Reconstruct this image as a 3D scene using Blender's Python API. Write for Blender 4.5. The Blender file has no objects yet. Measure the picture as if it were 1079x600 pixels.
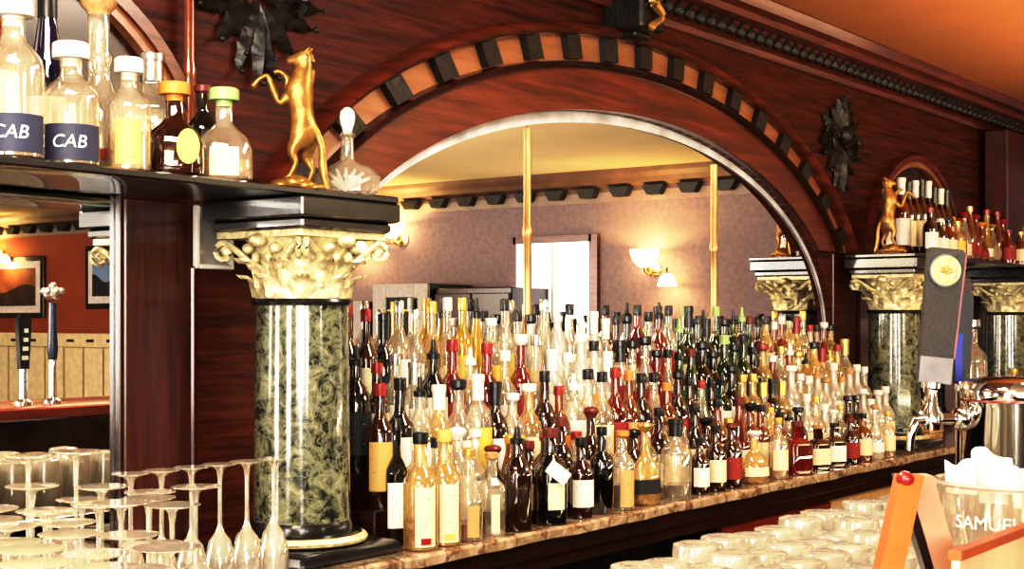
import bpy, math, random
from mathutils import Vector, Matrix, Euler
random.seed(11)
PI = math.pi
sc = bpy.context.scene
C = sc.collection

# ------------------------------------------------------------------ camera numbers
F, CX, HY, VX = 1500.0, 539.5, 340.0, 1650.0
TH = math.atan((VX-CX)/F); CT, ST = math.cos(TH), math.sin(TH)
CAM = (0.0, -2.265, 1.425)
def at(px, py, y):                     # pixel -> point in the plane y
    r = (px-CX)/F; Z = (y-CAM[1])/(ST-r*CT)
    return Vector((Z*(CT+r*ST), y, CAM[2]+(HY-py)/F*Z))
def at_x(px, py, x):                   # pixel -> point in the plane x
    r = (px-CX)/F; Z = x/(CT+r*ST)
    return Vector((x, CAM[1]+Z*(ST-r*CT), CAM[2]+(HY-py)/F*Z))
def px_of(x, y, z=1.0):
    yp = y-CAM[1]; Z = x*CT+yp*ST; R = x*ST-yp*CT
    return CX+F*R/Z
def x_at(px, y):
    r = (px-CX)/F; return (y-CAM[1])/(ST-r*CT)*(CT+r*ST)
def mirrored(v): return Vector((v.x, -v.y, v.z))

# ------------------------------------------------------------------ materials
def new_mat(name):
    m = bpy.data.materials.new(name); m.use_nodes = True
    nt = m.node_tree; nt.nodes.clear()
    out = nt.nodes.new('ShaderNodeOutputMaterial')
    return m, nt, out
def N(nt, t, **kw):
    n = nt.nodes.new(t)
    for k, v in kw.items():
        if k in n.inputs: n.inputs[k].default_value = v
        else: setattr(n, k, v)
    return n
def L(nt, a, b): nt.links.new(a, b)
def ramp(nt, fac, stops):
    r = nt.nodes.new('ShaderNodeValToRGB'); e = r.color_ramp.elements
    while len(e) < len(stops): e.new(0.5)
    for i, (p, c) in enumerate(stops):
        e[i].position = p; e[i].color = (*c, 1)
    L(nt, fac, r.inputs['Fac']); return r.outputs['Color']
def coords(nt, scale=(1, 1, 1), rot=(0, 0, 0)):
    tc = nt.nodes.new('ShaderNodeTexCoord'); mp = nt.nodes.new('ShaderNodeMapping')
    mp.inputs['Scale'].default_value = scale; mp.inputs['Rotation'].default_value = rot
    L(nt, tc.outputs['Object'], mp.inputs['Vector']); return mp.outputs['Vector']
def bump(nt, h, strength=.3, dist=.01):
    b = N(nt, 'ShaderNodeBump', Strength=strength, Distance=dist); L(nt, h, b.inputs['Height']); return b.outputs['Normal']

def plain(name, col, rough=.5, metal=0.0, var=.12, nscale=30, bmp=0.0, coat=0.0, emit=0.0):
    m, nt, out = new_mat(name)
    b = N(nt, 'ShaderNodeBsdfPrincipled', Roughness=rough, Metallic=metal)
    v = coords(nt); nz = N(nt, 'ShaderNodeTexNoise', Scale=nscale, Detail=4.0); L(nt, v, nz.inputs['Vector'])
    lo = tuple(max(0, c*(1-var)) for c in col); hi = tuple(min(1, c*(1+var)) for c in col)
    cc = ramp(nt, nz.outputs['Fac'], [(.3, lo), (.7, hi)]); L(nt, cc, b.inputs['Base Color'])
    if bmp: L(nt, bump(nt, nz.outputs['Fac'], bmp), b.inputs['Normal'])
    if coat: b.inputs['Coat Weight'].default_value = coat; b.inputs['Coat Roughness'].default_value = .05
    if emit: L(nt, cc, b.inputs['Emission Color']); b.inputs['Emission Strength'].default_value = emit
    L(nt, b.outputs[0], out.inputs['Surface']); return m

def wood(name, dark, light, scale, rough=.28, coat=.35, spec=.5):
    m, nt, out = new_mat(name)
    b = N(nt, 'ShaderNodeBsdfPrincipled', Roughness=rough); b.inputs['Specular IOR Level'].default_value = spec
    v = coords(nt, scale)
    n1 = N(nt, 'ShaderNodeTexNoise', Scale=1.0, Detail=6.0, Roughness=.65, Distortion=.6); L(nt, v, n1.inputs['Vector'])
    cc = ramp(nt, n1.outputs['Fac'], [(.32, dark), (.5, tuple((a+c)/2 for a, c in zip(dark, light))), (.68, light)])
    L(nt, cc, b.inputs['Base Color'])
    b.inputs['Coat Weight'].default_value = coat; b.inputs['Coat Roughness'].default_value = .15
    L(nt, bump(nt, n1.outputs['Fac'], .08, .004), b.inputs['Normal'])
    L(nt, b.outputs[0], out.inputs['Surface']); return m

def thin_glass(name, tint, haze, hazecol, gloss=.35, rough=.03, gmul=.75):
    """thin-walled glass: tinted see-through, diffuse haze painting brightness into clear glass, and a sharp edge-weighted reflection"""
    m, nt, out = new_mat(name)
    t = N(nt, 'ShaderNodeBsdfTransparent', Color=(*tint, 1))
    d = N(nt, 'ShaderNodeBsdfDiffuse', Color=(*hazecol, 1)); tl = N(nt, 'ShaderNodeBsdfTranslucent', Color=(*hazecol, 1))
    dm = N(nt, 'ShaderNodeMixShader', Fac=.35); L(nt, d.outputs[0], dm.inputs[1]); L(nt, tl.outputs[0], dm.inputs[2])
    nz = N(nt, 'ShaderNodeTexNoise', Scale=18.0, Detail=3.0); L(nt, coords(nt), nz.inputs['Vector'])
    mr = N(nt, 'ShaderNodeMapRange'); mr.inputs['From Min'].default_value = .3; mr.inputs['From Max'].default_value = .7
    mr.inputs['To Min'].default_value = haze*.6; mr.inputs['To Max'].default_value = min(1, haze*1.4)
    L(nt, nz.outputs['Fac'], mr.inputs['Value'])
    m1 = N(nt, 'ShaderNodeMixShader'); L(nt, mr.outputs[0], m1.inputs['Fac']); L(nt, t.outputs[0], m1.inputs[1]); L(nt, dm.outputs[0], m1.inputs[2])
    g = N(nt, 'ShaderNodeBsdfGlossy', Roughness=rough, Color=(1, .97, .92, 1))
    lw = N(nt, 'ShaderNodeLayerWeight', Blend=gloss)
    mm = N(nt, 'ShaderNodeMath', operation='MULTIPLY_ADD'); mm.inputs[1].default_value = gmul; mm.inputs[2].default_value = .06
    L(nt, lw.outputs['Facing'], mm.inputs[0])
    m2 = N(nt, 'ShaderNodeMixShader'); L(nt, mm.outputs[0], m2.inputs['Fac']); L(nt, m1.outputs[0], m2.inputs[1]); L(nt, g.outputs[0], m2.inputs[2])
    L(nt, m2.outputs[0], out.inputs['Surface']); return m

def label_mat(name, col, ink, amount=.5):
    m, nt, out = new_mat(name)
    b = N(nt, 'ShaderNodeBsdfPrincipled', Roughness=.6)
    v = coords(nt, (90, 90, 160)); n1 = N(nt, 'ShaderNodeTexNoise', Scale=1.0, Detail=2.0); L(nt, v, n1.inputs['Vector'])
    lines = N(nt, 'ShaderNodeTexWave', bands_direction='Z', Scale=22.0); L(nt, coords(nt), lines.inputs['Vector'])
    mu = N(nt, 'ShaderNodeMath', operation='MULTIPLY'); L(nt, n1.outputs['Fac'], mu.inputs[0]); L(nt, lines.outputs['Fac'], mu.inputs[1])
    cc = ramp(nt, mu.outputs[0], [(.40, col), (.40+.35*(1-amount)+.02, col), (.62, tuple(i*.6+c*.4 for i, c in zip(ink, col)))])
    L(nt, cc, b.inputs['Base Color']); L(nt, b.outputs[0], out.inputs['Surface']); return m

def marble(name, a, bcol, vein, scale, rough=.08):
    m, nt, out = new_mat(name)
    b = N(nt, 'ShaderNodeBsdfPrincipled', Roughness=rough); v = coords(nt)
    n1 = N(nt, 'ShaderNodeTexNoise', Scale=scale, Detail=8.0, Roughness=.75, Distortion=1.2); L(nt, v, n1.inputs['Vector'])
    vo = N(nt, 'ShaderNodeTexVoronoi', feature='DISTANCE_TO_EDGE', Scale=scale*.55)
    wv = N(nt, 'ShaderNodeTexNoise', Scale=scale*.7, Detail=5.0)
    L(nt, v, wv.inputs['Vector']); mx = N(nt, 'ShaderNodeMixRGB', Fac=.25); L(nt, v, mx.inputs[1]); L(nt, wv.outputs['Color'], mx.inputs[2]); L(nt, mx.outputs[0], vo.inputs['Vector'])
    c1 = ramp(nt, n1.outputs['Fac'], [(.42, a), (.52, tuple((x+y)/2 for x, y in zip(a, bcol))), (.62, bcol)])
    vf = ramp(nt, vo.outputs['Distance'], [(.0, (1, 1, 1)), (.07, (0, 0, 0))])
    m2 = N(nt, 'ShaderNodeMixRGB'); L(nt, vf, m2.inputs['Fac']); L(nt, c1, m2.inputs[1]); m2.inputs[2].default_value = (*vein, 1)
    L(nt, m2.outputs[0], b.inputs['Base Color']); b.inputs['Coat Weight'].default_value = .6; b.inputs['Coat Roughness'].default_value = .06
    L(nt, b.outputs[0], out.inputs['Surface']); return m

def emitter(name, col, s):
    m, nt, out = new_mat(name)
    e = N(nt, 'ShaderNodeEmission', Color=(*col, 1), Strength=s); L(nt, e.outputs[0], out.inputs['Surface']); return m

def mirror_mat():
    m, nt, out = new_mat('mirror_silver')
    g = N(nt, 'ShaderNodeBsdfGlossy', Roughness=0.0, Color=(.93, .92, .90, 1)); L(nt, g.outputs[0], out.inputs['Surface']); return m

M = {}
M['mahog_h'] = wood('mahogany_horizontal', (.050, .0085, .005), (.20, .040, .018), (2.5, 6, 38))
M['mahog_v'] = wood('mahogany_vertical', (.028, .0065, .005), (.125, .026, .016), (38, 8, 2.2))
M['mahog_s'] = wood('mahogany_spandrel', (.022, .0050, .0032), (.125, .025, .012), (3, 6, 60), .5, .02, .15)
M['mahog_d'] = wood('mahogany_dark', (.012, .004, .003), (.055, .014, .009), (30, 8, 3), .25)
M['mahog_red'] = wood('red_wood', (.15, .02, .012), (.33, .055, .03), (3, 8, 40), .25)
M['frieze'] = wood('frieze_wood', (.25, .10, .045), (.38, .17, .08), (5, 8, 30))
M['black_wood'] = plain('black_lacquer', (.016, .014, .014), .22, 0, .3, 40, 0, .3)
M['slab'] = plain('slab_lacquer', (.022, .019, .020), .24, 0, .3, 25, 0, .5)
M['carve'] = plain('carved_dark_wood', (.013, .009, .007), .45, 0, .4, 60, .3, .1)
M['gold'] = plain('old_gilt', (.84, .68, .42), .40, .30, .35, 60, .6)
M['gold2'] = plain('bronze_gilt', (.40, .22, .07), .36, .55, .35, 45, .3)
M['brass'] = plain('brass', (.78, .52, .25), .25, .9, .15, 20)
M['gmarble'] = marble('green_marble', (.007, .012, .009), (.30, .30, .19), (.20, .21, .14), 26, .16)
M['cmarble'] = marble('cream_marble', (.36, .24, .15), (.62, .50, .36), (.18, .09, .05), 14, .2)
M['mirror'] = mirror_mat()
M['bevel'] = plain('bevelled_glass', (.75, .72, .66), .08, .6, .25, 12)
M['bevel_shine'] = plain('bevel_painted_shine', (.70, .69, .70), .25, 0, .35, 9)
M['trim'] = plain('dull_brown_cornice', (.17, .095, .070), .5, 0, .2, 8)
M['trim2'] = plain('pale_cornice_band', (.34, .26, .23), .6, 0, .15, 8)
M['strip'] = plain('dull_brass', (.46, .27, .13), .3, .8, .2, 20)
M['mauve'] = plain('mauve_wallpaper', (.265, .20, .225), .8, 0, .14, 28)
M['rust'] = plain('rust_paint', (.36, .085, .03), .7, 0, .10, 3)
M['ceil'] = plain('cream_ceiling', (.74, .63, .42), .9, 0, .05, 2)
M['ceil_bar'] = plain('brown_ceiling', (.46, .19, .075), .85, 0, .05, 6)
M['floor'] = wood('floor_boards', (.05, .025, .012), (.12, .06, .03), (4, 30, 4))
M['room'] = plain('room_wall', (.55, .42, .30), .8, 0, .06, 3)
M['steel'] = plain('brushed_steel', (.62, .60, .58), .25, 1.0, .1, 20)
M['chrome'] = plain('chrome', (.85, .84, .82), .07, 1.0, .03, 10)
M['pewter'] = plain('pewter', (.62, .60, .55), .3, .9, .3, 50, .3)
M['dayglass'] = emitter('daylight_pane', (1.0, .97, .92), 3.0)
M['daywin'] = emitter('daylight_window', (1.0, .95, .88), 20.0)
M['lampglow'] = emitter('lamp_shade_glow', (1.0, .72, .30), 16.0)
M['white_frame'] = plain('white_mat_board', (.80, .78, .74), .6)
M['black'] = plain('black_plastic', (.012, .011, .012), .3, 0, .2, 30, 0, .3)
M['leather'] = plain('tap_black', (.050, .044, .040), .45, 0, .25, 220, .25)
M['grey'] = plain('grey_paint', (.42, .40, .40), .5)
M['blue'] = plain('blue_enamel', (.02, .03, .28), .3)
M['navy'] = plain('navy_enamel', (.012, .02, .06), .25, 0, .2, 20, 0, .4)
M['white'] = plain('white_paper', (.86, .82, .74), .7, 0, .06, 30)
M['orange_wood'] = wood('orange_wood', (.40, .09, .025), (.58, .16, .05), (6, 6, 6))
M['tan_wood'] = wood('pale_wood', (.60, .36, .23), (.78, .55, .40), (4, 4, 4))
M['red'] = plain('red_paint', (.26, .022, .02), .3, 0, .1, 20, 0, .4)
M['tan'] = plain('tan_panel', (.62, .38, .19), .5, 0, .12, 30)
M['creamslat'] = plain('cream_slat', (.80, .66, .40), .6, 0, .12, 20)
M['ink'] = plain('white_lettering', (.92, .90, .86), .5, 0, .02)
M['wink'] = plain('dark_lettering', (.03, .03, .04), .5, 0, .02)
# bottle glass
G = {
 'clear': thin_glass('glass_clear', (.97, .94, .87), .24, (1.0, .90, .72)),
 'pale':  thin_glass('glass_pale_gold', (.98, .86, .58), .34, (.95, .70, .34)),
 'amber': thin_glass('glass_amber', (.62, .24, .05), .45, (.42, .13, .03)),
 'brown': thin_glass('glass_brown', (.20, .06, .02), .55, (.085, .022, .012)),
 'green': thin_glass('glass_green', (.10, .26, .07), .5, (.035, .085, .02)),
 'dark':  thin_glass('glass_near_black', (.05, .03, .02), .8, (.014, .010, .009)),
 'red':   thin_glass('glass_red', (.55, .06, .03), .5, (.34, .03, .022)),
 'blue':  thin_glass('glass_blue', (.06, .07, .22), .6, (.02, .025, .09)),
 'white': thin_glass('glass_frosted', (.9, .88, .84), .7, (.85, .80, .70)),
 'yellow': thin_glass('glass_yellow', (.9, .65, .10), .5, (.80, .52, .08)),
}
GL = {
 'gold': thin_glass('liquid_gold', (.95, .66, .24), .5, (.85, .47, .10)),
 'amber': thin_glass('liquid_amber', (.78, .30, .07), .55, (.60, .19, .035)),
 'brown': thin_glass('liquid_brown', (.30, .08, .02), .6, (.16, .04, .012)),
 'red': thin_glass('liquid_red', (.60, .06, .02), .6, (.50, .05, .02)),
 'water': thin_glass('liquid_clear', (.95, .93, .88), .15, (.85, .78, .66)),
}
STEMGLASS = thin_glass('stemware_glass', (.99, .97, .93), .32, (1.0, .97, .86), .45, .04, .7)  # white haze painted in for the bright room the glass would catch
TUMGLASS = thin_glass('tumbler_glass', (.99, .97, .93), .46, (1.0, .96, .86), .42, .04, .55)  # heavier haze, standing in for light caught by the tumblers
LB = {'cream': label_mat('label_cream', (.84, .72, .48), (.25, .12, .06)), 'white': label_mat('label_white', (.86, .82, .72), (.15, .10, .10), .4),
      'black': label_mat('label_black', (.02, .018, .018), (.6, .5, .3), .4), 'red': label_mat('label_red', (.30, .028, .024), (.8, .6, .4)),
      'yellow': label_mat('label_yellow', (.82, .56, .12), (.3, .1, .05)), 'gold': label_mat('label_gold', (.62, .40, .14), (.2, .08, .03)),
      'tan': label_mat('label_tan', (.62, .38, .17), (.2, .08, .03)), 'green': label_mat('label_green', (.04, .12, .05), (.7, .6, .3)),
      'navy': label_mat('label_navy', (.035, .038, .075), (.2, .2, .3), .2), 'orange': label_mat('label_orange', (.72, .24, .05), (.3, .05, .02))}
CP = {'black': M['black'], 'gold': plain('cap_gold', (.75, .50, .16), .3, .7), 'red': plain('cap_red', (.30, .025, .022), .35, 0, .1, 20, 0, .3),
      'white': plain('cap_white', (.85, .81, .72), .4), 'silver': plain('cap_silver', (.70, .68, .65), .25, .9), 'cork': plain('cap_cork', (.52, .30, .14), .8, 0, .3, 90),
      'brown': plain('cap_dark_red', (.16, .03, .02), .4), 'green': plain('cap_green', (.36, .50, .20), .4), 'orange': plain('cap_orange', (.72, .26, .06), .5),
      'yellow': plain('cap_yellow', (.72, .52, .16), .4)}

# ------------------------------------------------------------------ mesh helpers
class MB:
    def __init__(s): s.v = []; s.f = []
    def add(s, vs, fs):
        b = len(s.v); s.v += [tuple(p) for p in vs]; s.f += [tuple(b+i for i in f) for f in fs]; return s
    def box(s, x0, x1, y0, y1, z0, z1):
        return s.add([(x0,y0,z0),(x1,y0,z0),(x1,y1,z0),(x0,y1,z0),(x0,y0,z1),(x1,y0,z1),(x1,y1,z1),(x0,y1,z1)],
                     [(0,3,2,1),(4,5,6,7),(0,1,5,4),(1,2,6,5),(2,3,7,6),(3,0,4,7)])
    def bevbox(s, x0, x1, y0, y1, z0, z1, b):
        def ring(d, z): return [(x0+d+b,y0+d,z),(x1-d-b,y0+d,z),(x1-d,y0+d+b,z),(x1-d,y1-d-b,z),(x1-d-b,y1-d,z),(x0+d+b,y1-d,z),(x0+d,y1-d-b,z),(x0+d,y0+d+b,z)]
        return s.loft([ring(b, z0), ring(0, z0+b), ring(0, z1-b), ring(b, z1)], True)
    def loft(s, rings, caps=False):
        n = len(rings[0]); vs = [p for r in rings for p in r]; fs = []
        for i in range(len(rings)-1):
            for j in range(n):
                k = (j+1) % n; fs.append((i*n+j, i*n+k, (i+1)*n+k, (i+1)*n+j))
        if caps: fs.append(tuple(reversed(range(n)))); fs.append(tuple((len(rings)-1)*n+j for j in range(n)))
        return s.add(vs, fs)
    def lathe(s, prof, c=(0,0,0), seg=24, ex=2.0, sy=1.0, rot=0.0, caps=True):
        rings = []
        for r, z in prof:
            ring = []
            for k in range(seg):
                a = 2*PI*k/seg; ca, sa = math.cos(a), math.sin(a)
                q = 1.0 if ex == 2 else (abs(ca)**ex+abs(sa)**ex)**(-1/ex)
                x, y = r*q*ca, r*q*sa*sy
                if rot: x, y = x*math.cos(rot)-y*math.sin(rot), x*math.sin(rot)+y*math.cos(rot)
                ring.append((c[0]+x, c[1]+y, c[2]+z))
            rings.append(ring)
        return s.loft(rings, caps)
    def tube(s, pts, r, seg=8, caps=True):
        pts = [Vector(p) for p in pts]; n = len(pts)
        rr = r if isinstance(r, (list, tuple)) else [r]*n
        up = Vector((0, 0, 1)); rings = []
        for i, p in enumerate(pts):
            t = (pts[min(i+1, n-1)]-pts[max(i-1, 0)]).normalized()
            a = t.cross(up)
            if a.length < .05: a = t.cross(Vector((1, 0, 0)))
            a.normalize(); b = t.cross(a).normalized()
            rings.append([p+(a*math.cos(2*PI*k/seg)+b*math.sin(2*PI*k/seg))*rr[i] for k in range(seg)])
        return s.loft(rings, caps)
    def ball(s, c, rx, ry=None, rz=None, seg=10, rings=6, R=None):
        ry = ry or rx; rz = rz or rx; vs = []; 
        rg = []
        for i in range(rings+1):
            th = PI*(i/rings); th = min(max(th, .02), PI-.02)
            rg.append([Vector((rx*math.sin(th)*math.cos(2*PI*k/seg), ry*math.sin(th)*math.sin(2*PI*k/seg), rz*math.cos(th))) for k in range(seg)])
        if R: rg = [[R @ p for p in r] for r in rg]
        rg = [[p+Vector(c) for p in r] for r in rg]
        return s.loft(rg, True)
    def bar(s, p, q, w, h):
        """square bar from p to q (w sideways, h along the other normal)"""
        p, q = Vector(p), Vector(q); t = (q-p).normalized(); a = t.cross(Vector((0,0,1)))
        if a.length < .05: a = t.cross(Vector((0,1,0)))
        a.normalize(); b = t.cross(a).normalized()
        r = lambda c: [c-a*w/2-b*h/2, c+a*w/2-b*h/2, c+a*w/2+b*h/2, c-a*w/2+b*h/2]
        return s.loft([r(p), r(q)], True)
    def poly(s, pts, axis, d0, d1):
        """prism: pts (u,v) extruded along axis ('x','y','z')"""
        f = {'x': lambda u, v, d: (d, u, v), 'y': lambda u, v, d: (u, d, v), 'z': lambda u, v, d: (u, v, d)}[axis]
        return s.loft([[f(u, v, d0) for u, v in pts], [f(u, v, d1) for u, v in pts]], True)
    def mesh(s, name, mat, smooth=True, ang=40):
        me = bpy.data.meshes.new(name); me.from_pydata(s.v, [], s.f); me.update()
        if mat: me.materials.append(mat)
        import bmesh
        bm = bmesh.new(); bm.from_mesh(me); bmesh.ops.recalc_face_normals(bm, faces=bm.faces); bm.to_mesh(me); bm.free()
        if smooth:
            me.polygons.foreach_set('use_smooth', [True]*len(me.polygons))
            me.set_sharp_from_angle(angle=math.radians(ang))
        return me

def link(name, me, parent=None, loc=None, rotz=0):
    o = bpy.data.objects.new(name, me); C.objects.link(o)
    if parent: o.parent = parent
    if loc is not None: o.location = loc
    if rotz: o.rotation_euler = (0, 0, rotz)
    return o
def obj(name, mb, mat, parent=None, smooth=True, ang=40, loc=None, rotz=0):
    return link(name, mb.mesh(name, mat, smooth, ang), parent, loc, rotz)
def tag(o, label, cat, group=None, kind=None):
    o['label'] = label; o['category'] = cat
    if group: o['group'] = group
    if kind: o['kind'] = kind
    return o
def thing(name, label, cat, loc=(0,0,0), rotz=0, group=None, kind=None):
    o = bpy.data.objects.new(name, None); C.objects.link(o); o.location = loc; o.rotation_euler = (0,0,rotz)
    o.empty_display_size = .05
    return tag(o, label, cat, group, kind)
def struct(name, mb, mat, parent=None, smooth=False):
    o = obj(name, mb, mat, parent, smooth)
    if not parent: o['kind'] = 'structure'
    return o
def dup(root, loc, rotz=None, label=None, group=None, scale=None):
    r = root.copy(); C.objects.link(r); r.location = loc
    if rotz is not None: r.rotation_euler = (0,0,rotz)
    if scale: r.scale = scale
    if label: r['label'] = label
    if group: r['group'] = group
    for ch in list(root.children):
        c = ch.copy(); C.objects.link(c); c.parent = r
        for g in list(ch.children):
            d = g.copy(); C.objects.link(d); d.parent = c
    return r
ORD = ['zero','first','second','third','fourth','fifth','sixth','seventh','eighth','ninth','tenth','eleventh','twelfth','thirteenth','fourteenth','fifteenth','sixteenth','seventeenth','eighteenth','nineteenth','twentieth']

# ------------------------------------------------------------------ room
XE, YB, XL, ZC = 8.36, -12.0, -3.2, 2.47
struct('floor', MB().box(XL, XE, YB, .06, -.05, 0), M['floor'])
struct('ceiling', MB().box(XL, XE, YB, -1.5, ZC, ZC+.05), M['ceil'])
struct('ceiling_bar_side', MB().box(XL, XE, -1.5, .06, ZC, ZC+.05), M['ceil_bar'])  # browner zone of the same flat ceiling, over the bar
struct('wall_bar', MB().box(XL, XE, .02, .08, 0, ZC), M['mahog_d'])
struct('wall_right', MB().box(XE, XE+.06, -6.9, .02, 0, ZC), M['mauve'])
struct('wall_right_far', MB().box(XE, XE+.06, YB, -6.9, 0, ZC), M['rust'])
struct('wall_back', MB().box(XL, XE, YB-.06, YB, 0, ZC), M['room'])
wl = MB()
WIN = [(-9.6, -7.4), (-5.4, -4.4), (-2.0, -.9)]
ys = [YB]+[v for w in WIN for v in w]+[.02]
for i in range(0, len(ys), 2): wl.box(XL-.06, XL, ys[i], ys[i+1], 0, ZC)
for a, b in WIN: wl.box(XL-.06, XL, a, b, 0, .75); wl.box(XL-.06, XL, a, b, 2.3, ZC)
struct('wall_left', wl, M['room'])
for i, (a, b) in enumerate(WIN):
    w = struct('window_%d' % (i+2), MB().box(XL-.05, XL-.03, a, b, .75, 2.3), M['daywin'])
    fr = MB()
    for y in (a, (a+b)/2-.02, b-.04): fr.box(XL-.04, XL+.01, y, y+.04, .75, 2.3)
    for z in (.75, 1.5, 2.26): fr.box(XL-.04, XL+.01, a, b, z, z+.04)
    struct('window_frame', fr, M['mahog_d'], w)
# cornice on the end wall (seen in the mirror): crown and hanging blocks
cp = [(0, 2.33), (-.03, 2.33), (-.03, 2.36), (-.10, 2.38), (-.12, 2.41), (-.16, 2.44), (-.18, ZC), (0, ZC)]
t = MB(); t.add([(XE+u, YB, z) for u, z in cp]+[(XE+u, .0, z) for u, z in cp], [(i, (i+1) % 8, 8+(i+1) % 8, 8+i) for i in range(8)])
struct('trim_1', t, M['trim'])
t = MB(); y = -11.9
while y < -.1:
    t.poly([(y, 2.29), (y+.09, 2.29), (y+.13, 2.355), (y-.04, 2.355)], 'x', XE-.09, XE-.021); y += .27
struct('trim_2', t, M['carve'])
struct('trim_3', MB().box(XE-.02, XE, YB, 0, 2.262, 2.36), M['trim2'])
struct('baseboard_right', MB().box(XE-.02, XE, YB, 0, 0, .18), M['mahog_d'])
struct('trim_4', MB().box(XE-.03, XE, -6.96, -6.84, 0, 2.29), M['mahog_d'])
# end-wall window, seen in the mirror
a, b = mirrored(at_x(545, 258, XE)), mirrored(at_x(627, 256, XE))
y0, y1, zt = a.y, b.y, a.z
w = struct('window_1', MB().box(XE-.025, XE-.005, y0, y1, .95, zt), M['dayglass'])
fr = MB(); fr.box(XE-.04, XE, y0-.03, y0+.02, .9, zt+.05); fr.box(XE-.04, XE, y1-.02, y1+.05, .9, zt+.05); fr.box(XE-.04, XE, y0, y1, zt, zt+.05); fr.box(XE-.08, XE, y0-.1, y1+.1, .88, .95)
struct('window_frame', fr, M['mahog_h'], w)
struct('window_sash', MB().box(XE-.03, XE-.002, (y0+y1)/2-.01, (y0+y1)/2+.01, .95, zt), M['white'], w)

# ------------------------------------------------------------------ wooden back bar
AX, AZ, AA, AB = 3.65, 1.38, 1.42, .66
bb = thing('back_bar', 'tall carved mahogany back bar with one wide arch over the bottles', 'back bar')
def ell(t, d): return (AX+(AA+d)*math.cos(t), AZ+(AB+d)*math.sin(t))
def sweep(prof, seg=72, z0=1.692):
    m = MB(); n = len(prof); rings = []
    for i in range(seg+1):
        ring = []
        for d, y in prof:
            t0 = math.asin(min(1, (z0-AZ)/(AB+d))); t = t0+(PI-2*t0)*i/seg
            x, z = ell(t, d); ring.append((x, y, z))
        rings.append(ring)
    return m.loft(rings, True)
# front board with the arched opening
sp = MB(); seg = 72; rings = []
for i in range(seg+1):
    t = PI*i/seg; x, z = ell(t, 0)
    rings.append([(x, -.06, z), (x, -.06, ZC-.001), (x, .0, ZC-.001), (x, .0, z)])
sp.loft(rings, True)
obj('arch_board', sp, M['mahog_s'], bb)
obj('arch_face', sweep([(0, -.004), (0, -.085), (.128, -.085), (.128, -.055)]), M['mahog_h'], bb)
obj('inner_moulding', sweep([(.114, -.06), (.114, -.100), (.122, -.110), (.133, -.102), (.138, -.07)]), M['mahog_d'], bb)
obj('dentil_frieze', sweep([(.132, -.055), (.132, -.075), (.215, -.075), (.215, -.055)]), M['frieze'], bb)
obj('outer_moulding', sweep([(.207, -.055), (.207, -.098), (.212, -.115), (.222, -.122), (.233, -.112), (.240, -.10), (.243, -.055)]), M['mahog_h'], bb)
nd = 17
tt = [.36+(PI-.72)*k/600 for k in range(601)]; acc = [0.0]
for k in range(600):
    (x0, z0), (x1, z1) = ell(tt[k], .17), ell(tt[k+1], .17); acc.append(acc[-1]+math.hypot(x1-x0, z1-z0))
for i in range(nd):
    want = acc[-1]*(i+.5)/nd; t = tt[min(range(601), key=lambda k: abs(acc[k]-want))]
    m = MB(); rr = []
    for d in (.140, .205):
        x, z = ell(t, d)
        tx, tz = -math.sin(t)*(AA+d), math.cos(t)*(AB+d); l = math.hypot(tx, tz); tx, tz = tx/l, tz/l
        w = .032
        rr.append([(x-tx*w, -.07, z-tz*w), (x+tx*w, -.07, z+tz*w), (x+tx*w, -.098, z+tz*w), (x-tx*w, -.098, z-tz*w)])
    m.loft(rr, True); obj('dentil_block', m, M['carve'], bb, False)
# bevelled mirror edge inside the arch; bright reflection painted in pale and tapered
bv = MB(); rg = []
for k in range(73):
    t = PI*k/72; wd = .012+.034*(k/72)
    rg.append([(*ell(t, d)[:1], y, ell(t, d)[1]) for d, y in ((.004, -.001), (-wd, -.001), (-wd, .0025), (.004, .0025))])
bv.loft(rg, True)
obj('bevelled_edge', bv, M['bevel_shine'], bb)
# piers either side of the arch
for sx, x0, x1 in ((1, 1.775, 2.23), (-1, 5.07, 5.525)):
    obj('upper_pier', MB().box(x0-.05*(sx > 0), x1+.05*(sx < 0), -.06, .0, 1.69, ZC-.001), M['mahog_s'], bb, False)
    obj('pier', MB().box(x0, x1, -.008, .0, .951, 1.69), M['mahog_s'], bb, False)
    s0, s1 = (1.775, 1.940) if sx > 0 else (5.36, 5.525)
    obj('pier_stile', MB().bevbox(s0, s1, -.016, -.008, .952, 1.668, .003), M['mahog_v'], bb)
    e0, e1 = (1.940, 1.952) if sx > 0 else (5.348, 5.36)
    obj('pier_bead', MB().bevbox(e0, e1, -.020, -.008, .952, 1.54, .004), M['mahog_v'], bb)
    e0, e1 = (2.215, 2.23) if sx > 0 else (5.07, 5.085)
    obj('pier_edge', MB().bevbox(e0, e1, -.03, -.008, .952, 1.69, .004), M['mahog_d'], bb)
obj('pier_glass', MB().box(1.960, 2.045, -.014, -.009, 1.545, 1.663), M['bevel'], bb)
gf = MB().bevbox(1.950, 1.960, -.022, -.008, 1.535, 1.665, .002)
gf.bevbox(2.045, 2.053, -.022, -.008, 1.535, 1.665, .002).bevbox(1.960, 2.045, -.022, -.008, 1.535, 1.545, .002)
obj('glass_frame', gf, M['white'], bb)
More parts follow.
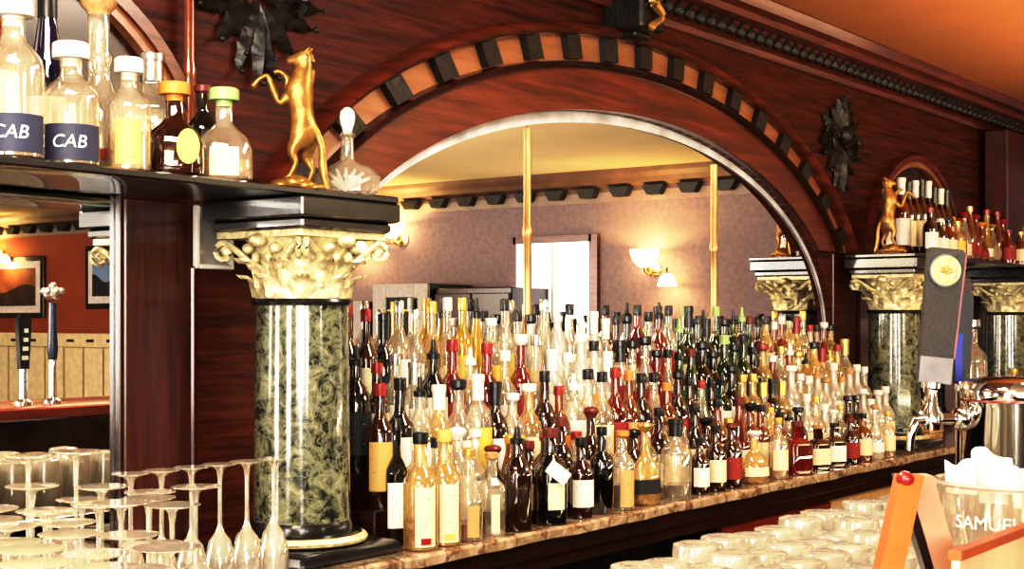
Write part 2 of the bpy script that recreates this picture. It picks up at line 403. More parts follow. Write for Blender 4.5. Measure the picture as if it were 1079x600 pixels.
# bays beside the piers: board above the shelf
obj('upper_board', MB().box(-.3, 1.725, -.06, .0, 1.69, ZC-.001), M['mahog_d'], bb, False)
obj('upper_board', MB().box(5.575, 8.3, -.06, .0, 1.69, ZC-.001), M['mahog_s'], bb, False)
obj('end_pier', MB().box(-.3, .42, -.06, .0, .95, 1.69), M['mahog_v'], bb, False)
obj('end_pier', MB().box(6.95, 8.3, -.06, .0, .95, 1.69), M['mahog_v'], bb, False)
obj('end_pilaster', MB().bevbox(6.72, 7.55, -.17, -.06, 1.70, 2.33, .006), M['mahog_v'], bb)
for cx in (1.44, 5.90):
    for d0, d1, yy, mt in ((0, .022, -.085, 'frieze'), (.022, .048, -.095, 'mahog_h')):
        m = MB(); rg = []
        for i in range(41):
            t = PI*i/40
            p = lambda d, y: (cx+(.465+d)*math.cos(t), y, 1.70+(.385+d)*math.sin(t))
            rg.append([p(d0, -.055), p(d0, yy), p(d1, yy), p(d1, -.055)])
        m.loft(rg, True); obj('side_arch_moulding', m, M[mt], bb)
    m = MB(); rg = []
    m.add([(cx, -.062, 1.70)]+[(cx+.465*math.cos(PI*i/40), -.062, 1.70+.385*math.sin(PI*i/40)) for i in range(41)], [(0, i+1, i+2) for i in range(40)])
    obj('side_arch_panel', m, M['mahog_d'], bb)
# turned rod beside the near bay
obj('turned_rod', MB().lathe([(.014, 1.69), (.020, 1.70), (.020, 1.76), (.013, 1.78), (.015, 1.90), (.017, 1.93), (.012, 1.95), (.011, 2.33)], (1.905, -.085, 0), 14), plain('turned_red_wood', (.22, .065, .03), .18, .2, .3, 20, 0, .8), bb)
# top cornice
prof = [(-.055, 2.335), (-.085, 2.335), (-.095, 2.352), (-.085, 2.365), (-.10, 2.37), (-.135, 2.405), (-.175, 2.41), (-.180, 2.43), (-.215, 2.437), (-.235, 2.465), (-.235, ZC-.001), (-.055, ZC-.001)]
n = len(prof)
m = MB(); m.loft([[(x, y, z) for y, z in prof] for x in (-.3, 8.3)], True)
obj('cornice', m, M['mahog_h'], bb, True, 25)
m = MB(); x = -.2
while x < 8.2:
    m.ball((x, -.112, 2.388), .026, .020, .026, 8, 5); m.bar((x+.034, -.098, 2.372), (x+.034, -.145, 2.408), .012, .012); x += .068
obj('egg_and_dart_moulding', m, M['carve'], bb)
# keystone with gilt scroll
kx0, kx1 = x_at(689, -.20), x_at(713, -.20)
ks = obj('keystone', MB().bevbox(kx0, kx1, -.195, -.06, 2.262, 2.42, .008).bevbox(kx0-.02, kx1+.02, -.215, -.06, 2.42, 2.445, .005).bevbox(kx0+.02, kx1-.02, -.16, -.06, 2.245, 2.262, .004), M['carve'], bb)
kc = (kx0+kx1)/2
pts = [(kc+.030*math.sin(k*.66+.6)*(1-.02*k), -.200-.014*math.sin(PI*k/16), 2.385-.0074*k) for k in range(17)]
obj('gilt_scroll', MB().tube(pts, [.008+.008*math.sin(PI*((k*1.3) % 16)/16) for k in range(17)], 8).ball((kc-.016, -.20, 2.272), .014, .012, .014, 10, 6), M['gold2'], ks)
# carved leaf ornaments over the columns
def ornament(cx, cz):
    m = MB()
    def leaf(x, z, a, ln, w, th=.020, dy=0.0):
        ca, sa = math.cos(a), math.sin(a); rows = []; n = 14
        for i in range(n+1):
            u = i/n; wd = w*1.35*(math.sin(PI*min(.98, .12+.88*u))**.7)*(1-.30*abs(math.sin(u*PI*3.5))); row = []
            for k in range(7):
                q = (k-3)/3; yy = -.066-dy-th*(.35+.65*math.sin(PI*(.15+.8*u)))*(1-.75*q*q)-(.004 if k == 3 else 0)
                lx, lz = ln*u-abs(q)*wd*.35, q*wd
                row.append((x+lx*ca-lz*sa, yy, z+lx*sa+lz*ca))
            rows.append(row)
        m.add([p for r in rows for p in r], [(i*7+k, i*7+k+1, i*7+k+8, i*7+k+7) for i in range(n) for k in range(6)])
        m.ball((x+ca*ln, -.078-dy-th*.4, z+sa*ln), w*.32, w*.32, w*.32, 8, 5)
    for k in range(7):                                # palmette on top
        a = PI/2+(k-3)*.36; leaf(cx, cz+.03, a, .155-.012*abs(k-3), .020, .022, .004*(3-abs(k-3)))
    m.ball((cx, -.09, cz+.03), .032, .03, .036, 12, 8)
    for s in (-1, 1):                                 # side sprays and hanging leaves
        for (dx, dz, aa, ln, w) in ((.03, .0, .25, .13, .024), (.05, -.02, -.25, .12, .022), (.02, -.03, -.75, .12, .024), (.01, -.06, -1.2, .12, .020), (.09, .04, .75, .085, .018), (.12, .0, -.05, .07, .016)):
            a = aa if s > 0 else PI-aa
            leaf(cx+s*dx, cz+dz, a, ln, w, .018)
        pts = []
        for j in range(16):
            u = j/15; a = -PI/2+s*(.2+u*4.4); r = .042*(1-.7*u)
            pts.append((cx+s*.085+r*math.cos(a), -.095, cz+.01+r*math.sin(a)))
        m.tube(pts, [.010-.004*j/15 for j in range(16)], 7)
    leaf(cx, cz-.04, -PI/2, .15, .022, .022, .006); leaf(cx, cz-.02, -PI/2-.35, .12, .016); leaf(cx, cz-.02, -PI/2+.35, .12, .016)
    return m
obj('carved_ornament', ornament(2.10, 2.12), M['carve'], bb)
obj('carved_ornament', ornament(5.12, 2.11), M['carve'], bb)

for o in bb.children_recursive:
    if o.name.split('.')[0] in ('arch_board', 'arch_face', 'inner_moulding', 'dentil_frieze', 'outer_moulding', 'dentil_block', 'upper_pier', 'upper_board', 'side_arch_moulding', 'side_arch_panel', 'turned_rod', 'cornice', 'egg_and_dart_moulding', 'keystone', 'gilt_scroll', 'carved_ornament'):
        for v in o.data.vertices:
            if v.co.y < -.003: v.co.y = min(v.co.y+.035, -.001)
# mirrors
mi = thing('arched_mirror', 'wide three-pane mirror under the big arch behind the bottles', 'mirror', (AX, .0, .95))
XS = [2.23, 3.135, 4.19, 5.07]
def etop(x): 
    q = 1-((x-AX)/(AA+.01))**2
    return AZ+(AB+.01)*math.sqrt(max(0, q))
for i in range(3):
    x0, x1 = XS[i]+.001, XS[i+1]-.001
    pts = [(x0-AX, 0)]+[(x1-AX, 0)]+[(x1+(x0-x1)*k/24-AX, etop(x1+(x0-x1)*k/24)-.95) for k in range(25)]
    obj('pane', MB().poly(pts, 'y', .004, .010), M['mirror'], mi, False)
for x in XS[1:3]:
    zt = AZ+(AB-.040)*math.sqrt(1-((x-AX)/(AA-.038))**2)-.953
    m = MB().lathe([(.009, 0.001), (.009, .35), (.012, .36), (.012, .39), (.009, .40), (.009, .7), (.012, .71), (.012, .73), (.008, .74), (.008, zt)], (x-AX, .0, 0), 10)
    obj('brass_strip', m, M['strip'], mi)
for x0, x1, lab in ((.42, 1.775, 'plain wall mirror below the glass-topped shelf beside the near pier, reflecting rust walls'), (5.525, 6.95, 'plain wall mirror between the two distant green columns, under the shelf')):
    mi2 = thing('side_mirror', lab, 'mirror', ((x0+x1)/2, 0, .95)); h = (x1-x0)/2
    obj('pane', MB().box(-h+.001, h-.001, .004, .010, 0.001, .735), M['mirror'], mi2, False)
    f = MB().bevbox(-h+.002, -h+.010, -.012, .003, .001, .735, .002).bevbox(h-.010, h-.002, -.012, .003, .001, .735, .002)
    f.bevbox(-h+.010, h-.010, -.012, .003, .727, .735, .002)
    obj('edge', f, M['mahog_d'], mi2)

# ------------------------------------------------------------------ counter
ct = MB(); rings = []
for i in range(90):
    x = -.3+8.6*i/89; w = .004*math.sin(i*2.1)+.003*math.sin(i*5.3)
    rings.append([(x, -.001, .92), (x, -.001, .95), (x, -.383+w, .95), (x, -.390+w, .944), (x, -.390+w*1.5, .926), (x, -.380+w, .92)])
ct.loft(rings, True)
tag(obj('marble_countertop', ct, M['cmarble']), 'long veined cream marble counter the bottles and columns stand on', 'countertop')
bc = thing('back_counter', 'dark mahogany counter front below the marble top', 'counter', (0, 0, 0))
obj('apron', MB().poly([(-.37, .919), (-.37, .885), (-.36, .875), (-.36, .852), (-.345, .845), (-.20, .845), (-.20, .919)], 'x', -.3, 8.3), M['mahog_d'], bc)
obj('cabinet_body', MB().box(-.3, 8.3, -.20, .015, .0, .919), M['black'], bc, False)
cb = thing('undercounter_cabinet', 'red wooden cabinet under the marble counter with one tan door', 'cabinet', (0, 0, 0))
obj('carcass', MB().bevbox(3.60, 5.30, -.32, -.202, .08, .842, .004), M['mahog_d'], cb)
obj('rail', MB().bevbox(3.60, 4.34, -.345, -.32, .80, .842, .005), M['mahog_red'], cb)
for x0, x1 in ((3.62, 3.97), (3.985, 4.335)):
    d = obj('door', MB().bevbox(x0, x1, -.338, -.32, .10, .79, .005), M['mahog_red'], cb)
    obj('handle', MB().tube([(x1-.04, -.338, .60), (x1-.04, -.36, .62), (x1-.04, -.36, .70), (x1-.04, -.338, .72)], .006), M['brass'], d)
d = obj('door', MB().bevbox(4.36, 4.95, -.338, -.32, .10, .842, .004), M['tan'], cb); d['label'] = 'plain tan door'
obj('handle', MB().tube([(4.42, -.338, .55), (4.42, -.36, .57), (4.42, -.36, .65), (4.42, -.338, .67)], .006), M['steel'], d)
obj('door', MB().bevbox(4.97, 5.28, -.338, -.32, .10, .842, .004), M['mahog_d'], cb)

# shelves over the side bays
for x0, x1, lab in ((-.2, 2.218, 'thin black glossy shelf running onto the near column, full of tequila bottles'), (5.10, 8.2, 'thin black glossy shelf across the two distant columns, crowded with bottles')):
    tag(obj('bottle_shelf', MB().bevbox(x0, x1, -.335, -.062, 1.6685, 1.683, .003), M['slab']), lab, 'shelf')

# ------------------------------------------------------------------ columns
def make_column(loc, label):
    t = thing('marble_column', label, 'column', loc, 0, 'gilt-topped green marble columns')
    pl = MB().bevbox(-.143, .143, -.143, .143, .0005, .028, .006)
    obj('plinth', pl, M['slab'], t)
    b = obj('base', MB().lathe([(.118, .028), (.126, .034), (.126, .046), (.118, .052), (.104, .054), (.104, .066), (.101, .075)], (0,0,0), 40), M['black_wood'], t)
    obj('gilt_ring', MB().lathe([(.124, .030), (.132, .034), (.134, .040), (.130, .046), (.122, .049)], (0,0,0), 40), M['gold'], b)
    obj('shaft', MB().lathe([(.099, .075), (.098, .10), (.097, .30), (.094, .512)], (0,0,0), 48), M['gmarble'], t)
    obj('neck_ring', MB().lathe([(.094, .508), (.102, .510), (.104, .516), (.100, .522), (.092, .523)], (0,0,0), 40), M['black_wood'], t)
    # capital: bell, two rings of curled leaves, corner volutes, abacus
    m = MB(); m.lathe([(.092, .522), (.093, .55), (.096, .59), (.104, .625), (.116, .645)], (0,0,0), 32)
    bell = lambda z: .092+.024*max(0, (z-.53)/.115)**2
    def leaf(a, z0, h, w, curl):
        rows = []
        for j in range(8):
            u = j/7; z = z0+h*(u if u < .8 else .8+.2*math.sin((u-.8)/.2*2.2)*.7)
            out = .005+.008*u+curl*max(0, u-.55)**2*5
            ww = w*(.75+.5*math.sin(PI*min(1, u*1.05)))*(1-.55*max(0, u-.7)/.3)
            row = []
            for k in range(7):
                s = (k-3)/3; da = s*ww/.1; lob = .006*abs(math.sin(s*4.5))*(.4+u)
                r = bell(z0+h*u)+out-.010*s*s+(.004 if k == 3 else 0)-lob*.5
                row.append((r*math.cos(a+da), r*math.sin(a+da), z-lob))
            rows.append(row)
        vs = [p for r in rows for p in r]; fs = [(i*7+k, i*7+k+1, i*7+k+8, i*7+k+7) for i in range(7) for k in range(6)]
        m.add(vs, fs)
    for k in range(8): leaf(2*PI*k/8, .526, .050, .034, .020)
    for k in range(8): leaf(2*PI*(k+.5)/8, .545, .065, .030, .028)
    for k in range(4):
        a = PI/4+PI/2*k; ca, sa = math.cos(a), math.sin(a)
        for s in (-1, 1):
            pts = []
            for j in range(22):
                u = j/21
                if u < .4: r = .100+.055*(u/.4); z = .585+.052*(u/.4)**.7; off = .035*(1-u/.4)
                else:
                    q = (u-.4)/.6; th = PI/2-q*7.5; rad = .021*(1-.75*q); r = .155+rad*math.cos(th); z = .616+rad*math.sin(th); off = 0
                off = off+.007
                pts.append((r*ca-s*off*sa, r*sa+s*off*ca, z))
            m.tube(pts, [.0075-.003*j/21 for j in range(22)], 6)
        m.ball((.152*ca, .152*sa, .617), .010, .010, .012, 8, 5)
    for k in range(4):
        a = PI/2*k; m.ball((.122*math.cos(a), .122*math.sin(a), .637), .020, .020, .014, 8, 5)
        for s in (-1, 1):
            da = s*.33; m.ball((.118*math.cos(a+da), .118*math.sin(a+da), .622), .013, .013, .011, 8, 5)
            m.ball((.112*math.cos(a+da*.5), .112*math.sin(a+da*.5), .603), .009, .009, .012, 8, 5)
    ab = []
    for k in range(48):
        a = 2*PI*k/48; c4 = max(abs(math.cos(a)), abs(math.sin(a))); d = abs(math.cos(2*a))
        r = .118+.052*(1-d)**1.6
        ab.append((r*math.cos(a), r*math.sin(a)))
    m.poly(ab, 'z', .643, .656)
    obj('capital', m, M['gold'], t, True, 50)
    s = MB().bevbox(-.130, .130, -.130, .130, .6565, .678, .005).bevbox(-.143, .143, -.143, .143, .678, .7180, .004)
    obj('slab', s, M['slab'], t)
    return t
c1 = make_column((2.077, -.195, .9502), 'green marble column with gilded capital, closest one, beside the upturned flutes')
dup(c1, (5.257, -.195, .9502), label='green marble column with gilded capital, middle one, behind the black tap handle')
dup(c1, (6.645, -.195, .9502), label='green marble column with gilded capital, most distant one, behind the chrome beer tower')

# ------------------------------------------------------------------ rearing horse statues
def skin_body(name, mat, parent, pts, edges, sub=2):
    me = bpy.data.meshes.new(name); me.from_pydata([p[0] for p in pts], edges, []); me.update(); me.materials.append(mat)
    o = link(name, me, parent)
    o.modifiers.new('skin', 'SKIN'); o.modifiers['skin'].use_smooth_shade = True
    sv = me.skin_vertices[0].data
    for i, p in enumerate(pts):
        r = p[1]*(1.16 if p[1] > .0125 else 1.02); sv[i].radius = r if isinstance(r, tuple) else (r, r)
    sv[0].use_root = True
    ss = o.modifiers.new('sub', 'SUBSURF'); ss.levels = sub; ss.render_levels = sub
    return o
def horse(loc, flip, label):
    rz = math.atan2(-.804, .595)
    t = thing('horse_statue', label, 'statue', loc, rz, 'gilt rearing horse statues')
    f = -1 if flip else 1
    K = .00191
    def P(px, py, w=0.0): return (f*(px-303)*K, w, (190.5-py)*K)
    V = [  # joint, radius
     (P(306, 127), .024), (P(304, 112), .021), (P(302, 98), .024), (P(301, 84), .025), (P(304, 68), .020), (P(307, 54), .0145), (P(304, 46.5), .0140), (P(295, 51.5), .0115), (P(287, 54), .0085),
     # hind leg near / far
     (P(310, 140, .016), .017), (P(306, 153, .018), .0125), (P(314, 165, .018), .0068), (P(309, 178, .018), .0055), (P(304, 184, .018), .0072),
     (P(300, 138, -.014), .015), (P(293, 148, -.018), .0115), (P(299, 160, -.018), .0062), (P(293, 172, -.018), .0052), (P(287, 178, -.018), .007),
     # forelegs
     (P(295, 86, .015), .014), (P(288.5, 97, .018), .0085), (P(287, 82, .018), .0075), (P(287, 68, .018), .0062), (P(279, 61, .018), .0052), (P(272, 63, .018), .0062),
     (P(292, 90, -.015), .013), (P(281, 99, -.018), .0085), (P(275, 83, -.018), .0075), (P(269, 68, -.018), .0060), (P(259, 74, -.018), .0052), (P(253, 82, -.018), .0065),
     # tail
     (P(320, 128), .0075), (P(325, 144), .008), (P(325, 162), .0095), (P(328, 178), .009), (P(331, 189), .0055),
     # ears
     (P(310, 43, .007), .005), (P(314, 38, .008), .0022), (P(309, 43, -.007), .005), (P(312, 38.5, -.008), .0022)]
    E = [(0,1),(1,2),(2,3),(3,4),(4,5),(5,6),(6,7),(7,8),(0,9),(9,10),(10,11),(11,12),(12,13),(0,14),(14,15),(15,16),(16,17),(17,18),
         (3,19),(19,20),(20,21),(21,22),(22,23),(23,24),(3,25),(25,26),(26,27),(27,28),(28,29),(29,30),(0,31),(31,32),(32,33),(33,34),(34,35),(6,36),(36,37),(6,38),(38,39)]
    skin_body('body', M['gold2'], t, V, E)
    mane = MB()
    mp = [(P(309, 42), .004), (P(311, 47), .0085), (P(312.5, 54), .0095), (P(312.5, 62), .0105), (P(311.5, 70), .0105), (P(310.5, 78), .0095), (P(309, 88), .006)]
    mane.tube([p for p, r in mp], [r for p, r in mp], 12); obj('mane', mane, M['gold2'], t)
    rock = MB()
    for px, py, rx, rz_ in ((282, 187, .022, .011), (296, 185, .026, .015), (308, 188, .022, .010), (320, 190, .016, .007), (275, 189, .012, .007)):
        rock.ball((f*(px-303)*K, 0, max((190.5-py)*K-.002, rz_*1.25+.001)), rx*1.15, .034, rz_*1.25, 12, 8)
    rock.lathe([(.062, .0), (.062, .003), (.055, .006)], (0, 0, 0), 32, 2, .62)
    obj('rock_base', rock, M['gold2'], t, True, 80)
    return t
horse((2.035, -.235, 1.6835), False, 'gilt rearing horse statue on the closest column, beside the ball-stoppered decanter')
horse((5.165, -.21, 1.6835), True, 'gilt rearing horse statue on the middle column, beside rows of black-capped bottles')

# ------------------------------------------------------------------ bottles
MC = {}
def profile(shape, h, r, cap):
    """glass profile (r,z) up to the cap seat; h = height of whole bottle with cap"""
    hc = {'screw': .10, 'ball': .12, 'tall': .22, 'cork': .09, 'pour': .16, 'plug': .20}[cap]*h
    g = h-hc*.75
    nk = r*.38 if shape != 'squat' else r*.30
    if shape == 'round':   P = [(r*.9, 0), (r, .012*h), (r, .54*h), (r*.94, .60*h), (r*.70, .665*h), (nk*1.15, .71*h), (nk, .75*h), (nk, g)]
    elif shape == 'bordeaux': P = [(r*.9, 0), (r, .012*h), (r, .60*h), (r*.92, .64*h), (nk*1.3, .70*h), (nk, .74*h), (nk, g)]
    elif shape == 'slope': P = [(r*.92, 0), (r, .012*h), (r, .40*h), (r*.90, .50*h), (r*.66, .60*h), (nk*1.3, .72*h), (nk, .80*h), (nk, g)]
    elif shape == 'square': P = [(r*.92, 0), (r, .012*h), (r, .56*h), (r*.94, .60*h), (r*.62, .66*h), (nk, .70*h), (nk, g)]
    elif shape == 'squat': P = [(r*.75, 0), (r*.98, .04*h), (r, .12*h), (r*.98, .34*h), (r*.80, .48*h), (r*.50, .56*h), (nk, .62*h), (nk, g)]
    elif shape == 'bulb':  P = [(r*.6, 0), (r*.9, .05*h), (r, .16*h), (r*.92, .32*h), (r*.62, .44*h), (nk*1.1, .52*h), (nk, .60*h), (nk*1.25, .64*h), (nk, .68*h), (nk, g)]
    elif shape == 'tall':  P = [(r*.9, 0), (r, .01*h), (r*1.0, .62*h), (r*.86, .70*h), (nk*1.2, .76*h), (nk, .80*h), (nk, g)]
    return P, hc, g, nk
EX = {'square': (6.0, .86), 'squat': (2.4, .72)}
BODYTOP = {'round': .52, 'bordeaux': .58, 'slope': .40, 'square': .54, 'squat': .34, 'bulb': .32, 'tall': .60}
CAPS = {
 'plug': lambda n, hc: [(n*.98, 0), (n*1.0, hc*.3), (n*1.75, hc*.34), (n*1.8, hc*.5), (n*1.75, hc*.93), (n*1.5, hc)],
 'screw': lambda n, hc: [(n*1.15, 0), (n*1.18, .002), (n*1.18, hc*.93), (n*1.05, hc)],
 'cork':  lambda n, hc: [(n*1.05, 0), (n*1.5, hc*.25), (n*1.5, hc*.9), (n*1.2, hc)],
 'ball':  lambda n, hc: [(n*1.0, 0), (n*1.1, hc*.15), (n*1.6, hc*.4), (n*1.75, hc*.62), (n*1.4, hc*.88), (n*.5, hc)],
 'tall':  lambda n, hc: [(n*1.2, 0), (n*1.2, hc*.7), (n*1.32, hc*.72), (n*1.32, hc*.97), (n*1.1, hc)],
 'pour':  lambda n, hc: [(n*1.25, 0), (n*1.3, hc*.3), (n*.75, hc*.36), (n*.5, hc*.6), (n*.42, hc*.97), (n*.3, hc)],
}
def cached(key, fn):
    if key not in MC: MC[key] = fn()
    return MC[key]
GW = {'clear': 'clear', 'pale': 'pale gold', 'amber': 'amber', 'brown': 'brown', 'green': 'green', 'dark': 'near-black', 'red': 'red', 'blue': 'dark blue', 'white': 'frosted white', 'yellow': 'yellow'}
def bottle(loc, sp, label, group, rotz=0.0, seg=None, small=False):
    """sp: shape,h,r,glass,cap style,cap colour,label colour (or None),liquid (or None),fill; label band z0,z1 and half angle optional"""
    shape, h, r, gl, cs, cc, lc, liq, fill = sp[:9]
    lz = sp[9] if len(sp) > 9 else (.14, BODYTOP[shape]*.92); la = sp[10] if len(sp) > 10 else 1.1
    r = round(r, 3); h = round(h, 3)
    P, hc, g, nk = profile(shape, h, r, cs); ex, sy = EX.get(shape, (2.0, 1.0)); seg = seg or (20 if ex == 2 else 28)
    t = thing('liquor_bottle', label, 'bottle', loc, rotz, group)
    link('glass_body', cached(('b', shape, h, r, gl, cs), lambda: MB().lathe(P, (0,0,0), seg, ex, sy).mesh('glass_body', G[gl], True, 50)), t)
    link('cap', cached(('c', shape, h, r, cs, cc), lambda: MB().lathe([(a, b+h-hc) for a, b in CAPS[cs](nk, hc)], (0,0,0), 14).mesh('cap', CP[cc], True, 35)), t)
    if liq:
        def mk():
            zt = BODYTOP[shape]*h*fill; Q = [(a*.93, b+.004) for a, b in P if b < zt-.004]
            Q.append((P[len(Q)-1][0]*.93 if Q else r*.9, zt)); return MB().lathe(Q, (0,0,0), seg, ex, sy).mesh('liquid', GL[liq], True, 50)
        link('liquid', cached(('l', shape, h, r, liq, fill), mk), t)
    if lc:
        def mk2():
            m = MB(); n = 12; z0, z1 = lz[0]*h, lz[1]*h
            def rad(z):
                for (a, b), (c, d) in zip(P, P[1:]):
                    if b <= z <= d: return a+(c-a)*(z-b)/max(1e-6, d-b)
                return r
            rows = []
            for j in range(4):
                z = z0+(z1-z0)*j/3; row = []
                for k in range(n+1):
                    a = -PI/2+la*(2*k/n-1); ca, sa = math.cos(a), math.sin(a)
                    q = 1.0 if ex == 2 else (abs(ca)**ex+abs(sa)**ex)**(-1/ex)
                    R = (rad(z)+.0009)*q; row.append((R*ca, R*sa*sy-(.0003 if sy != 1 else 0), z))
                rows.append(row)
            m.add([p for w in rows for p in w], [(j*(n+1)+k, j*(n+1)+k+1, (j+1)*(n+1)+k+1, (j+1)*(n+1)+k) for j in range(3) for k in range(n)])
            return m.mesh('paper_label', LB[lc], True, 60)
        link('paper_label', cached(('p', shape, h, r, cs, lc, lz, la), mk2), t)
    return t
ROT = math.atan2(-.66, .75)     # labels turned a little toward the room's middle

# stepped riser behind the front rows
rs = thing('bottle_riser', 'three-step dark wooden riser lifting the back rows of bottles', 'riser', (0,0,0))
STEPS = [(-.226, 1.022), (-.154, 1.094), (-.082, 1.166)]
yb = [-.154, -.082, -.022]
for (yf, z), y1 in zip(STEPS, yb):
    obj('step', MB().bevbox(2.262, 5.055, yf, y1-.0005, .9505, z, .003), M['mahog_d'], rs)

# zones along the counter: by screen position in the photograph
def pick(row, px):
    R = random.random
    if row in 'ED':
        if px < 402: c = [('round','dark','black','black',None), ('bordeaux','brown','red','cream',None), ('bordeaux','dark','brown','gold',None)]
        elif px < 470: c = [('round','clear','white','cream','water'), ('tall','clear','silver','white','water'), ('round','pale','gold','cream',None), ('bordeaux','dark','black','white',None)]
        elif px < 548: c = [('round','clear','black','yellow','gold'), ('tall','yellow','gold','yellow',None), ('round','clear','black','white','water'), ('tall','clear','white','yellow','gold'), ('slope','pale','orange','cream','gold')] if row == 'E' else [('round','red','red','red',None), ('tall','pale','gold','cream','gold'), ('round','clear','white','white','water'), ('round','red','white','red',None)]
        elif px < 640: c = [('tall','white','white','white',None), ('round','clear','white','white','water'), ('tall','clear','black','white','water'), ('slope','clear','silver','cream','water'), ('round','white','black','gold',None)]
        elif px < 705: c = [('round','clear','black','red','water'), ('round','red','black','red',None), ('tall','clear','black','red','water'), ('round','brown','black','white',None)]
        elif px < 795: c = [('bordeaux','green','black','green',None), ('round','green','black','black',None), ('bordeaux','dark','black','green',None), ('round','green','green','white',None), ('slope','green','brown','cream',None)]
        else: c = [('round','amber','black','cream',None), ('round','pale','red','cream','amber'), ('tall','pale','black','cream','gold'), ('round','clear','gold','tan','amber'), ('round','amber','white','white',None)]
    elif row == 'C':
        if px < 400: c = [('bordeaux','dark','black','black',None), ('bordeaux','brown','red','gold',None)]
        elif px < 560: c = [('round','brown','black','white',None), ('round','clear','black','white','water'), ('slope','red','black','cream',None), ('round','pale','white','cream','gold'), ('tall','clear','white','yellow','gold')]
        elif px < 640: c = [('round','amber','red','orange',None), ('round','clear','black','cream','amber'), ('tall','clear','white','white','water'), ('round','brown','black','red',None)]
        elif px < 720: c = [('round','brown','black','red',None), ('round','red','red','red',None), ('slope','clear','black','cream','amber'), ('round','amber','orange','tan',None)]
        elif px < 820: c = [('round','clear','gold','cream','gold'), ('bordeaux','green','black','white',None), ('slope','clear','red','white','amber'), ('round','brown','black','red',None), ('round','pale','gold','cream','gold')]
        else: c = [('round','white','white','white',None), ('round','clear','white','white','water'), ('round','white','cork','white',None)]
    else:
        if px < 480: c = [('round','clear','black','cream','gold'), ('slope','pale','red','cream','gold'), ('bordeaux','brown','black','white',None), ('tall','clear','white','white','water')]
        elif px < 640: c = [('round','clear','black','white','brown'), ('square','clear','white','white','water'), ('slope','amber','gold','tan',None), ('round','brown','brown','cream',None), ('round','clear','red','cream','amber')]
        elif px < 740: c = [('slope','clear','red','cream','amber'), ('round','brown','black','cream',None), ('square','clear','cork','cream','gold'), ('round','clear','black','white','water')]
        elif px < 830: c = [('round','amber','black','cream',None), ('slope','red','brown','white',None), ('round','clear','black','cream','amber'), ('square','pale','gold','cream','amber')]
        else: c = [('round','brown','black','red',None), ('round','clear','gold','cream','amber'), ('round','white','white','cream',None)]
    return random.choice(c)

FORCE = {('C', 405, 424): ('bordeaux', 'dark', 'black', 'white', None, .28), ('D', 462, 476): ('round', 'red', 'red', 'red', None, .29), ('D', 496, 510): ('round', 'red', 'white', 'red', None, .29),
  ('E', 478, 490): ('tall', 'yellow', 'gold', 'yellow', None, .32), ('E', 497, 510): ('slope', 'yellow', 'black', 'yellow', None, .32), ('E', 520, 532): ('tall', 'clear', 'black', 'yellow', 'gold', .32),
  ('C', 768, 779): ('bordeaux', 'dark', 'black', 'white', None, .27), ('E', 664, 672): ('tall', 'red', 'black', 'red', None, .31), ('E', 684, 692): ('tall', 'red', 'white', 'red', None, .31)}
ROWS = {}    # row -> list of (x, spec)
RY = {'B': -.262, 'C': -.190, 'D': -.118, 'E': -.0525}
RZ = {'B': .9505, 'C': 1.0225, 'D': 1.0945, 'E': 1.1665}
for row in 'BCDE':
    x = {'B': 2.268, 'C': 2.285, 'D': 2.285, 'E': 2.275}[row]; items = []
    if row == 'B': items.append((2.293, ('square', .27, .022, 'dark', 'screw', 'black', 'white', None, .8))); x = 2.325
    while x < 5.0:
        r = random.uniform(.0290, .0345) if row != 'E' else random.uniform(.0265, .0295)
        sh, gl, cc, lc, lq = pick(row, px_of(x, RY[row]))
        h = {'B': random.uniform(.19, .26), 'C': random.uniform(.22, .285), 'D': random.uniform(.235, .30), 'E': random.uniform(.265, .32)}[row]
        if sh in ('square',): r *= .9
        if px_of(x, RY[row]) > 780: h *= .93
        h = round(h*100)/100; r = round(r*500)/500
        cs = random.choice(['screw', 'screw', 'screw', 'cork', 'tall', 'pour']) if row != 'B' else random.choice(['screw', 'cork', 'pour', 'screw', 'ball'])
        for (rw, pa, pb), sp2 in FORCE.items():
            if rw == row and pa <= px_of(x+r, RY[row]) < pb: sh, gl, cc, lc, lq = sp2[:5]; h = sp2[5]
        ef = r*1.14 if sh == 'square' else r
        x += ef+.002; items.append((x, (sh, h, r, gl, cs, cc, lc, lq, .6 if random.random() < .5 else .85))); x += ef+.002
    ROWS[row] = items
RN = {'B': 'second row', 'C': 'lowest riser step', 'D': 'middle riser step', 'E': 'top riser step'}
LBW = {None: 'no label', 'cream': 'cream label', 'white': 'white label', 'black': 'black label', 'red': 'red label', 'yellow': 'yellow label', 'gold': 'gold label', 'tan': 'tan label', 'green': 'dark green label', 'orange': 'orange label', 'navy': 'navy label'}
CPW = {'brown': 'dark red', 'cork': 'cork-brown'}
for row, items in ROWS.items():
    looks = [GW[s[3]]+' bottle, '+CPW.get(s[5], s[5])+' cap, '+LBW[s[6]] for x, s in items]
    tot = {k: looks.count(k) for k in looks}; seen = {}
    for (x, s), lk in zip(items, looks):
        seen[lk] = seen.get(lk, 0)+1; k = seen[lk]
        lab = lk+(', only such on ' if tot[lk] == 1 else ', %s such on ' % ORD[k])+RN[row]+('' if tot[lk] == 1 else ' from near column')
        bottle((x, RY[row]+random.uniform(-.001, .001), RZ[row]), s, lab, 'bottles on the '+RN[row] if row != 'B' else 'bottles in the second row on the marble', ROT+random.uniform(-.35, .35), seg=16)

